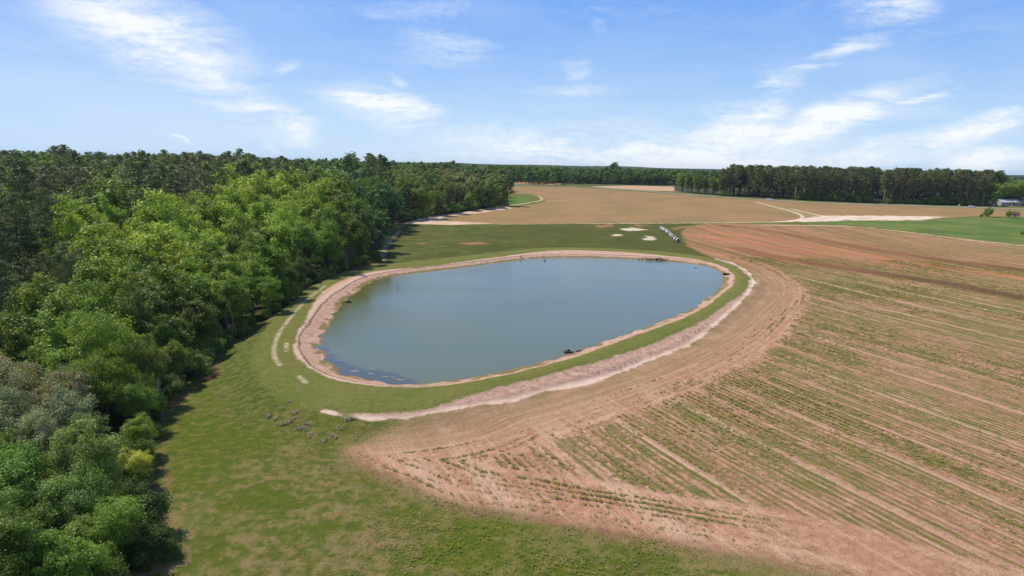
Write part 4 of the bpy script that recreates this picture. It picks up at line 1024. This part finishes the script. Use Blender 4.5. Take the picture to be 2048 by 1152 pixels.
# ------------------------------------------------------------------ hay bales
M_wrap = simple_mat('bale_wrap', (.60, .565, .53), .6, .4, .12, 1.5, bump=.02); M_straw = simple_mat('bale_straw', (.20, .155, .11), .95, .1, .3, 8.0, bump=.03)
def bale():
    root = bpy.data.objects.new('hay_bale', None); col.objects.link(root)
    r, w = .78, .76
    prof = [(r * .90, -w), (r * .99, -w * .93), (r * 1.0, -w * .6), (r * .985, 0), (r * 1.0, w * .6), (r * .99, w * .93), (r * .90, w)]
    link('net_wrap', MB().lathe(prof, 28, 'X', (0, 0, r)).mesh('net_wrap', M_wrap, True), root)
    for s in (-1, 1):
        f = MB().lathe([(r * .90, s * w), (r * .6, s * (w + .03)), (r * .57, s * (w + .005)), (r * .3, s * (w + .02)), (.01, s * (w + .02))], 28, 'X', (0, 0, r))
        link('straw_face', f.mesh('straw_face', M_straw, True), root)
    return root
b0 = bale(); parts = list(b0.children)
BP = [(1355.5, 484.5), (1351, 482), (1347.5, 479), (1345, 476), (1342, 473.5), (1339, 471), (1336.5, 468.5), (1334.5, 466.8), (1332, 465.2), (1329.5, 463.8), (1327, 462.6), (1325, 461.2), (1323, 459.8)]
bw = onland(BP)
for i, (x, y) in enumerate(bw):
    if i == 0: o = b0
    else:
        o = b0.copy(); col.objects.link(o)
        for c in parts:
            q = c.copy(); q.parent = o; col.objects.link(q)
    o.location = (x, y, float(H(x, y)[0]) - .03); a = (bw[-1] - bw[0]); o.rotation_euler = (0, 0, math.atan2(a[1], a[0]) + R(8) * math.sin(i * 2.1)); o.scale = (1.05, 1.05, 1.05)
    lab = 'white wrapped round bale at the near end of the bale row' if i == 0 else 'white wrapped round bale at the far end of the bale row' if i == len(bw) - 1 else 'white wrapped round bale within the row beside the meadow'
    tag(o, lab, 'hay bale', 'bales lined up within the meadow row' if 0 < i < len(bw) - 1 else 'round bales lined up beside the meadow')

# ------------------------------------------------------------------ things in and round the pond
M_rub = simple_mat('old_rubber', (.030, .030, .032), .7, .3, .3, 4.0, bump=.02); M_rim = simple_mat('mid_grey', (.23, .23, .23), .85, .2, .3, 3.0)
def tyre(px_, py_, rad, label, grip=True):
    x, y = onplane([(px_, py_)], .15)[0]
    root = bpy.data.objects.new('floating_tyre', None); col.objects.link(root); root.location = (x, y, 0); root.rotation_euler = (R(4), R(-3), .5)
    t = rad * .34
    prof = [(rad - t, .10), (rad - t * .9, .26), (rad - t * .35, .33), (rad - .02, .24), (rad, .05), (rad, -.2), (rad - t * .5, -.3), (rad - t, -.2), (rad - t, .10)]
    link('tyre_wall', MB().lathe(prof, 36).mesh('tyre_wall', M_rub, True), root)
    mb = MB()
    for k in range(26):
        a = 2 * math.pi * k / 26
        mb.box((math.cos(a) * (rad + .01), math.sin(a) * (rad + .01), .06), (.10, .13 * rad, .30), a)
    link('tread_lugs', mb.mesh('tread_lugs', M_rub), root)
    link('grey_rim', MB().lathe([(rad - t * .95, .262), (rad - t * .4, .345), (rad - t * .2, .335)], 36).mesh('grey_rim', M_rim, True), root)  # paler grey ring on the upper side of the tyre wall
    link('float_drum', MB().lathe([(.01, .5), (.16, .5), (.18, .46), (.18, -.1), (.01, -.1)], 14).mesh('float_drum', M_rub, True), root)
    tag(root, label, 'tyre'); return root
tyre(1137, 703, .72, 'large black ribbed tyre floating by the near bank of the pond')
tyre(697, 603, .62, 'black tyre with grey top floating by the left bank of the pond')
M_stick = simple_mat('wet_wood', (.06, .045, .035), .8, .2, .3, 5.0); M_white = simple_mat('white_paint', (.82, .82, .80), .45, .4, .06, 2.0)
for i, (px_, py_) in enumerate([(794, 577), (797, 576.5)]):
    x, y = onplane([(px_, py_)], 0)[0]
    o = link('wooden_stake', MB().tube([(0, 0, -.8), (.03, 0, .5), (.05 - .2 * i, .02, 1.15 - .2 * i)], [.05, .045, .035], 7).mesh('wooden_stake', M_stick), None, (x, y, 0))
    tag(o, ['upright dark stake poking out of the pond, the left of two', 'slightly shorter leaning stake beside it in the pond'][i], 'stake', 'two stakes standing in the pond')
x, y = onplane([(1391.5, 535)], 0)[0]
duck = link('goose', None, None, (x, y, 0.05), .6)
def ell(mb, c, d, n=10, m_=14):
    return mb.lathe([(max(.002, math.sin(math.pi * k / n)) * 1.0, -math.cos(math.pi * k / n)) for k in range(n + 1)], m_)
def scaled(mb, c, d, tilt=0.0):
    out = MB(); ct, st_ = math.cos(tilt), math.sin(tilt)
    out.add([(c[0] + p[0] * d[0] * ct - p[2] * d[2] * st_, c[1] + p[1] * d[1], c[2] + p[0] * d[0] * st_ + p[2] * d[2] * ct) for p in mb.v], mb.f); return out
unitb = ell(MB(), 0, 0)
gb = scaled(unitb, (0, 0, .12), (.42, .22, .20), .08)
nk = MB().tube([(.30, 0, .18), (.42, 0, .34), (.44, 0, .50), (.47, 0, .58)], [.10, .06, .05, .045], 10); gb.add(nk.v, nk.f)
hd = scaled(unitb, (.50, 0, .61), (.09, .055, .06)); gb.add(hd.v, hd.f)
tl = MB().tube([(-.34, 0, .17), (-.52, 0, .26)], [.12, .03], 8); gb.add(tl.v, tl.f)
link('body', gb.mesh('body', M_white, True), duck)
link('bill', MB().tube([(.57, 0, .60), (.66, 0, .58)], [.03, .012], 6).mesh('bill', simple_mat('orange_bill', (.6, .25, .03), .5)), duck)
duck.scale = (1.25, 1.25, 1.25)
tag(duck, 'white goose swimming near the far right bank of the pond', 'goose')
x, y = onplane([(1090, 521.5)], 0)[0]
dk = link('duck', None, None, (x, y, 0.03), 2.4)
db = scaled(unitb, (0, 0, .08), (.28, .13, .12), .05); nk = MB().tube([(.2, 0, .12), (.26, 0, .26)], [.05, .04], 8); db.add(nk.v, nk.f); hd = scaled(unitb, (.29, 0, .30), (.07, .045, .05)); db.add(hd.v, hd.f)
link('body', db.mesh('body', M_rub, True), dk); link('bill', MB().tube([(.34, 0, .29), (.42, 0, .28)], [.02, .008], 6).mesh('bill', M_rim), dk)
dk.scale = (1.4, 1.4, 1.4)
tag(dk, 'small dark duck on the water near the far bank', 'duck')
# dark geese resting on the far bank
def bird(px_, py_, label):
    x, y = onplane([(px_, py_)], .7)[0]; z = float(H(x, y)[0])
    rt = link('goose', None, None, (x, y, z), px_ * .7)
    q = scaled(unitb, (0, 0, .42), (.36, .17, .18), .15); nk = MB().tube([(.26, 0, .5), (.36, 0, .72), (.36, 0, .85)], [.08, .05, .045], 8); q.add(nk.v, nk.f)
    hd = scaled(unitb, (.40, 0, .88), (.08, .05, .055)); q.add(hd.v, hd.f)
    link('body', q.mesh('body', M_rub, True), rt)
    for s in (-1, 1): link('leg', MB().tube([(0, s * .07, .3), (0, s * .07, .0)], [.02, .016], 5).mesh('leg', M_rim), rt)
    link('bill', MB().tube([(.46, 0, .87), (.54, 0, .85)], [.025, .01], 5).mesh('bill', M_stick), rt)
    tag(rt, label, 'goose')
bird(1042, 513.5, 'dark goose alone on the dirt rim of the far left bank')
bird(1174, 513, 'leftmost dark goose of the pair at the middle of the far bank')
bird(1181, 513, 'right dark goose of the pair at the middle of the far bank')
# watering trough on the right bank
x, y = onplane([(1453, 546)], .7)[0]; z = float(H(x, y)[0])
tro = link('trough', None, None, (x, y, z), R(-8))
mb = MB(); L_, Wd, Hh = 1.9, .7, .42
mb.box((0, -Wd / 2, Hh / 2), (L_, .05, Hh)).box((0, Wd / 2, Hh / 2), (L_, .05, Hh)).box((-L_ / 2 + .025, 0, Hh / 2), (.05, Wd - .056, Hh - .01)).box((L_ / 2 - .025, 0, Hh / 2), (.05, Wd - .056, Hh - .01)).box((0, 0, .06), (L_ - .12, Wd - .06, .05))
link('tank', mb.mesh('tank', M_rub), tro)
link('rim', MB().box((0, -Wd / 2, Hh + .022), (L_ + .06, .08, .04)).box((0, Wd / 2, Hh + .022), (L_ + .06, .08, .04)).mesh('rim', M_rub), tro)
tag(tro, 'low black trough on the dirt bank at the right end of the pond', 'trough')
# brush pile on the far bank
def brush(px_, py_, n, spread, label, zp=1.0):
    x, y = onplane([(px_, py_)], zp)[0]; z = float(H(x, y)[0]); g = np.random.default_rng(int(px_)); mb = MB()
    for _ in range(n):
        a = g.uniform(0, 3.1416); c = np.array([g.normal(0, spread), g.normal(0, .7), g.uniform(.1, .6)]); l = g.uniform(.6, 1.9)
        d = np.array([math.cos(a), math.sin(a), g.normal(0, .25)]) * l / 2
        mb.tube([c - d, c + g.normal(0, .08, 3), c + d], [g.uniform(.05, .10), .07, .03], 6)
    o = link('driftwood', mb.mesh('driftwood', M_stick), None, (x, y, z), R(-8)); tag(o, label, 'driftwood'); return o
brush(1304, 514, 34, 2.4, 'dark tangle of driftwood branches on the far bank of the pond')
brush(1319, 514.5, 16, 1.6, 'smaller dark driftwood heap just right of the big one on the far bank')
brush(1269, 518.5, 7, .7, 'few dark sticks at the far waterline left of the driftwood', .3)
g9 = np.random.default_rng(9)
for i, (px_, py_) in enumerate([(1153.5, 702.5), (1157, 701.5), (1160.5, 700.5)]):
    x, y = onplane([(px_, py_)], .15)[0]
    s3 = scaled(unitb, (0, 0, .1), (.16, .13, .13)); o = link('rock', s3.mesh('rock', M_stick, True), None, (x, y, float(H(x, y)[0]) - .02), i)
    tag(o, ['dark rock at the waterline, nearest the floating tyre', 'middle dark rock of the three at the near waterline', 'dark rock at the waterline, farthest from the tyre'][i], 'rock', 'three dark rocks at the near waterline')

# ------------------------------------------------------------------ dry weed clumps
M_dry = simple_mat('dry_stems', (.50, .38, .25), .9, .1, .3, 3.0); M_rust = simple_mat('rust_stems', (.42, .20, .10), .9, .1, .3, 3.0)
def weed(g, hgt, spread, n, mat):
    """a low wandering drift of dry stems and seed heads"""
    th = g.uniform(0, 6.28); path = [np.zeros(2)]
    for _ in range(7): th += g.normal(0, .55); path.append(path[-1] + np.array([math.cos(th), math.sin(th)]) * .16 * spread)
    path = np.array(path) - np.mean(path, 0); k = n * 5
    t = g.uniform(0, 6.999, k); i = t.astype(int); f = (t - i)[:, None]
    c = path[i] * (1 - f) + path[i + 1] * f; w = .19 * spread * (.6 + .4 * np.sin(t * 1.3 + th))
    P = np.column_stack([c + g.normal(0, 1, (k, 2)) * w[:, None], np.abs(g.normal(0, .42, k)) * hgt * .6 + .03])
    Nn = unit(g, k) * .8 + np.array([0, 0, .6]); Nn /= np.linalg.norm(Nn, axis=1, keepdims=True)
    V, Fq = leaf_quads(P, Nn, .16, .42, g)
    return mesh_np('weed', V, Fq, (mat,))
WD = [weed(np.random.default_rng(50 + i), 1.0, 1.2, 70, M_dry) for i in range(3)]; WR = [weed(np.random.default_rng(60 + i), .9, 1.1, 120, M_rust) for i in range(2)]
def put_weed(px_, py_, s, ms, label, group=None, zp=None):
    x, y = onland([(px_, py_)])[0]
    o = link('dry_weed', ms[int(g9.integers(len(ms)))], None, (x, y, float(H(x, y)[0]) - .03), g9.uniform(0, 6), s); o.scale = (s, s, s * .8); tag(o, label, 'weed', group)
for (px_, py_, s) in [(540, 836, .8), (552, 842, .7), (565, 828, .6), (580, 820, .6), (572, 852, .9), (585, 848, .8), (592, 838, .8), (604, 862, 1.0), (614, 856, .8), (620, 872, .7), (650, 882, .9), (661, 872, .7), (668, 876, .7), (700, 853, 1.0), (679, 864, .7)]:
    put_weed(px_, py_, s * 1.0, WD, 'pale dry weed clump in the green hollow below the levee', 'pale dry weed clumps below the levee')
for (px_, py_, s) in [(426, 742, 1.4), (415, 760, 1.2), (405, 735, 1.1), (432, 752, 1.0), (420, 702, .9), (345, 806, 1.2), (352, 800, 1.0), (338, 815, 1.0), (388, 712, 1.1)]:
    put_weed(px_, py_, s, WR, 'rusty brown dead brush at the foot of the wood', 'rusty dead brush along the wood')
for (px_, py_, s) in [(444, 690, .8), (452, 686, .8), (470, 680, .9), (482, 674, .9), (495, 668, .8), (508, 664, .8), (520, 655, .8), (545, 647, .9), (470, 702, .6), (590, 610, 1.0), (578, 620, 1.0), (602, 600, 1.0), (735, 528, 1.6), (748, 525, 1.6), (760, 524, 1.4), (722, 532, 1.3), (710, 536, 1.4)]:
    put_weed(px_, py_, s, WD if g9.random() < .5 else WR, 'brownish dry weeds between the wood and the levee', 'dry weeds between the wood and the levee')
M_gr = simple_mat('weed_green', (.20, .26, .05), .85, .1, .3, 3.0); WGn = [weed(np.random.default_rng(80 + i), .38, .5, 50, M_gr) for i in range(3)]
for (px_, py_, s) in [(1249, 735, 1.), (1262, 731, 1.), (1271, 728, 1.3), (1300, 716, 1), (1310, 712, 1.), (1322, 707, 1.1), (1365, 682, 1.2), (1372, 679, 1.2), (1380, 674, 1.2), (1390, 671, 1.3), (1398, 667, 1.3), (1404, 662, 1.2), (1412, 656, 1.1),
                      (1150, 752, .9), (1163, 749, .9), (1172, 747, .9), (1240, 741, 1.3), (1130, 760, .8), (1195, 752, .9), (1216, 746, 1.0), (1228, 742, 1.1), (1090, 775, .8), (1435, 640, 1.0), (1450, 629, 1.)]:
    put_weed(px_, py_, s * .5, WGn, 'small green weed clump on the pale eroded slope', 'small weeds on the eroded slope')

# ------------------------------------------------------------------ road side: poles, wires, car, farmhouse
M_pole = simple_mat('pole_wood', (.42, .38, .33), .9, .1, .15, 1.0); M_wire = simple_mat('wire', (.12, .12, .12), .6)
tops = []
for i, (px_, py_, hh, lab) in enumerate([(1417, 386.5, 11, 'grey utility pole at the left end of the pine stand'), (1766.5, 409, 10.5, 'grey utility pole before the gap in the pines'), (1965, 412, 9.5, 'thin utility pole at the right end of the pines, by the farmhouse'),
                                          (1589, 401.5, 10, 'utility pole close in front of the pines, near the white car')]):
    x, y = onland([(px_, py_)])[0]; z = float(T(x, y))
    rt = link('utility_pole', None, None, (x, y, z), R(-28))
    link('post', MB().tube([(0, 0, -.5), (0, 0, hh * .5), (0.1, 0, hh)], [.20, .17, .13], 10).mesh('post', M_pole, True), rt)
    link('crossarm', MB().box((0.1, 0, hh - .6), (.1, 1.7, .12)).mesh('crossarm', M_pole), rt)
    mbi = MB()
    for s in (-.75, 0.2, .75): mbi.lathe([(.05, hh - .54), (.06, hh - .44), (.03, hh - .36), (.001, hh - .36)], 8, 'Z', (.1, s, 0))
    link('insulators', mbi.mesh('insulators', M_rim), rt)
    tag(rt, lab, 'utility pole'); tops.append((px_, np.array([x, y, z + hh - .4])))
tops.sort(key=lambda t: t[0])
for (_, a), (_, b) in zip(tops[:-1], tops[1:]):
    pts_ = [tuple(a + (b - a) * t - np.array([0, 0, 4 * t * (1 - t) * 1.6])) for t in np.linspace(0, 1, 12)]
    o = link('power_line', MB().tube(pts_, .025, 4, False).mesh('power_line', M_wire)); tag(o, 'sagging power line between roadside poles in front of the pines', 'power line', 'power line spans along the road')

M_glass = simple_mat('dark_glass', (.03, .035, .04), .1, .6, .1); M_carw = simple_mat('white_car_paint', (.80, .80, .80), .25, .6, .03)
def car(px_, py_, paint, label, sc_=1.0):
    x, y = onland([(px_, py_)])[0]; z = float(T(x, y))
    i = int(np.argmin(np.hypot(wRoad[:, 0] - x, wRoad[:, 1] - y))); x, y = wRoad[i]; d = wRoad[min(i + 1, len(wRoad) - 1)] - wRoad[i - 1]
    rt = link('car', None, None, (x, y, float(T(x, y)) + .06), math.atan2(d[1], d[0]), sc_)
    def hull(sec):  # cross sections (x, half width, z low, z high)
        v = []; f = []
        for (a, w, z0, z1) in sec: v += [(a, -w, z0), (a, -w, (z0 + z1) / 2), (a, -w * .93, z1), (a, w * .93, z1), (a, w, (z0 + z1) / 2), (a, w, z0)]
        n = len(sec)
        for k in range(n - 1):
            for q in range(6): f.append((k * 6 + q, k * 6 + (q + 1) % 6, (k + 1) * 6 + (q + 1) % 6, (k + 1) * 6 + q))
        f += [tuple(range(6)), tuple(range((n - 1) * 6, n * 6))[::-1]]
        return MB().add(v, f)
    bd = hull([(-2.25, .72, .42, .72), (-2.15, .82, .28, .88), (-1.4, .9, .24, .95), (0, .9, .22, .93), (1.1, .9, .24, .90), (1.95, .84, .26, .76), (2.25, .70, .36, .62)])
    rf = hull([(-1.45, .70, .95, 1.0), (-.85, .64, .95, 1.40), (.1, .62, .95, 1.44), (.55, .64, .93, 1.34), (1.15, .72, .90, .94)])
    link('body', bd.mesh('body', paint, True), rt); link('roof', MB().box((-.35, 0, 1.41), (1.15, 1.1, .06)).mesh('roof', paint), rt); link('windows', rf.mesh('windows', M_glass, True), rt)
    for a in (-1.4, 1.4):
        for s in (-1, 1):
            w = MB().lathe([(.01, -.1), (.30, -.1), (.33, -.06), (.33, .06), (.30, .1), (.01, .1)], 16)
            wm = MB().add([(p[0] + a, p[2] + s * .84, p[1] + .33) for p in w.v], w.f); link('wheel', wm.mesh('wheel', M_rub, True), rt)
    tag(rt, label, 'car'); return rt
car(1562, 401, M_carw, 'white car driving along the road in front of the pines')
car(1944, 414, M_carw, 'pale car on the road left of the farmhouse, under the pine shade')
# farmhouse
def farmhouse():
    x, y = onland([(2026, 414.5)])[0]; z = float(T(x, y)); y += 16; x += 7; z = float(T(np.array(x), np.array(y)))
    rt = link('farmhouse', None, None, (x, y, z), R(4))
    Mw = simple_mat('pale_siding', (.42, .40, .39), .7, .2, .08, 1.0); Mr = simple_mat('metal_roof', (.66, .66, .66), .45, .5, .05, .5, .2); Mp = simple_mat('porch_dark', (.10, .09, .09), .8)
    Lx, Wy, Hw, Hr = 17.0, 8.5, 2.9, 5.0
    walls = MB().box((0, 0, Hw / 2), (Lx, Wy, Hw))
    for s in (-1, 1): walls.add([(s * Lx / 2, -Wy / 2, Hw), (s * Lx / 2, Wy / 2, Hw), (s * Lx / 2, 0, Hr - .12)], [(0, 1, 2)])
    link('wall', walls.mesh('wall', Mw), rt)
    e = .5; roof = MB().add([(-Lx / 2 - e, -Wy / 2 - e, Hw - .2), (Lx / 2 + e, -Wy / 2 - e, Hw - .2), (Lx / 2 + e, 0, Hr), (-Lx / 2 - e, 0, Hr), (-Lx / 2 - e, Wy / 2 + e, Hw - .2), (Lx / 2 + e, Wy / 2 + e, Hw - .2)], [(0, 1, 2, 3), (3, 2, 5, 4)])
    rm = link('roof', roof.mesh('roof', Mr), rt); md = rm.modifiers.new('thick', 'SOLIDIFY'); md.thickness = .12; md.offset = 1
    link('chimney', MB().box((3, .8, Hr + .3), (.8, .8, 1.4)).mesh('chimney', simple_mat('brick', (.3, .14, .1), .9)), rm)
    pr = MB().add([(-2, -Wy / 2 - 3.2, 2.5), (7.5, -Wy / 2 - 3.2, 2.5), (7.5, -Wy / 2 - .4, 3.1), (-2, -Wy / 2 - .4, 3.1)], [(0, 1, 2, 3)])
    pm = link('porch_roof', pr.mesh('porch_roof', Mp), rt); md = pm.modifiers.new('thick', 'SOLIDIFY'); md.thickness = .14
    for q in (-1.8, .5, 2.8, 5.1, 7.3): link('porch_post', MB().box((q, -Wy / 2 - 3.0, 1.2), (.16, .16, 2.5)).mesh('porch_post', M_white), rt)
    link('porch_floor', MB().box((2.75, -Wy / 2 - 1.6, .15), (9.5, 3.15, .3)).mesh('porch_floor', M_pole), rt)
    for q in (-6.5, -4, -.5, 5.5):
        w = link('window', MB().box((q, -Wy / 2 - .02, 1.6), (1.1, .06, 1.3)).mesh('window', M_glass), rt)
        link('frame', MB().box((q, -Wy / 2 - .04, 2.3), (1.3, .08, .1)).box((q, -Wy / 2 - .04, .9), (1.3, .08, .1)).box((q - .6, -Wy / 2 - .04, 1.6), (.1, .08, 1.3)).box((q + .6, -Wy / 2 - .04, 1.6), (.1, .08, 1.3)).mesh('frame', M_white), w)
    link('door', MB().box((2.5, -Wy / 2 - .03, 1.15), (1.0, .08, 2.1)).mesh('door', simple_mat('door_red', (.25, .08, .06), .6)), rt)
    rt.scale = (.86, .86, .86)
    tag(rt, 'pale farmhouse with white metal roof and dark porch at the right edge', 'farmhouse')
farmhouse()
# white roadside sign and mailbox
for (px_, py_, lab, nm, cat) in [(1918, 414, 'small white board beside the road in front of the pines', 'roadside_board', 'sign'), (1987.5, 413.5, 'white mailbox by the road left of the farmhouse', 'mailbox', 'mailbox')]:
    x, y = onland([(px_, py_)])[0]; z = float(T(x, y)); rt = link(nm, None, None, (x, y, z), R(-20))
    link('post', MB().box((0, 0, .55), (.12, .12, 1.1)).mesh('post', M_pole), rt)
    if nm == 'mailbox': link('box', MB().tube([(-.3, 0, 1.25), (.3, 0, 1.25)], [.2, .2], 12).mesh('box', M_white, True), rt)
    else: link('board', MB().box((0, -.1, 1.35), (1.2, .06, 1.1)).mesh('board', M_white), rt)
    tag(rt, lab, cat)

# ------------------------------------------------------------------ air
mh = bpy.data.materials.new('haze'); mh.use_nodes = True; NH = NT(mh.node_tree); NH.n.clear()
pv = NH.new('ShaderNodeVolumePrincipled'); pv.inputs['Density'].default_value = .00005; pv.inputs['Color'].default_value = (.62, .78, 1.0, 1); pv.inputs['Anisotropy'].default_value = .2
NH.l.new(pv.outputs[0], NH.new('ShaderNodeOutputMaterial').inputs['Volume'])
tag(link('haze', MB().box((0, 4400, 33), (19000, 9600, 76)).mesh('haze', mh)), kind='stuff')

# ------------------------------------------------------------------ tell look-alikes apart by their order from the left
same = {}
for o in col.objects:
    if o.parent is None and o.get('label') and not o.get('kind'): same.setdefault(o['label'], []).append(o)
ORD = ['second', 'third', 'fourth', 'fifth', 'sixth']
for lb, L in same.items():
    n = len(L)
    if n < 2: continue
    L.sort(key=lambda o: float(project(*[np.array(q) for q in o.location])[0]))
    for i, o in enumerate(L):
        w = ('leftmost' if i == 0 else 'rightmost' if i == n - 1 else 'middle one' if n == 3 else ORD[i - 1] + ' from left' if i < 3 or n < 7 else ORD[n - i - 2] + ' from right' if n - i - 2 < 2 else 'mid-row')
        if len(lb.split()) + len(w.split()) <= 16: o['label'] = lb + ', ' + w

for o in col.objects:
    if o.get('label') and len(o['label'].split()) > 16: print('LONG', o.name, o['label'])
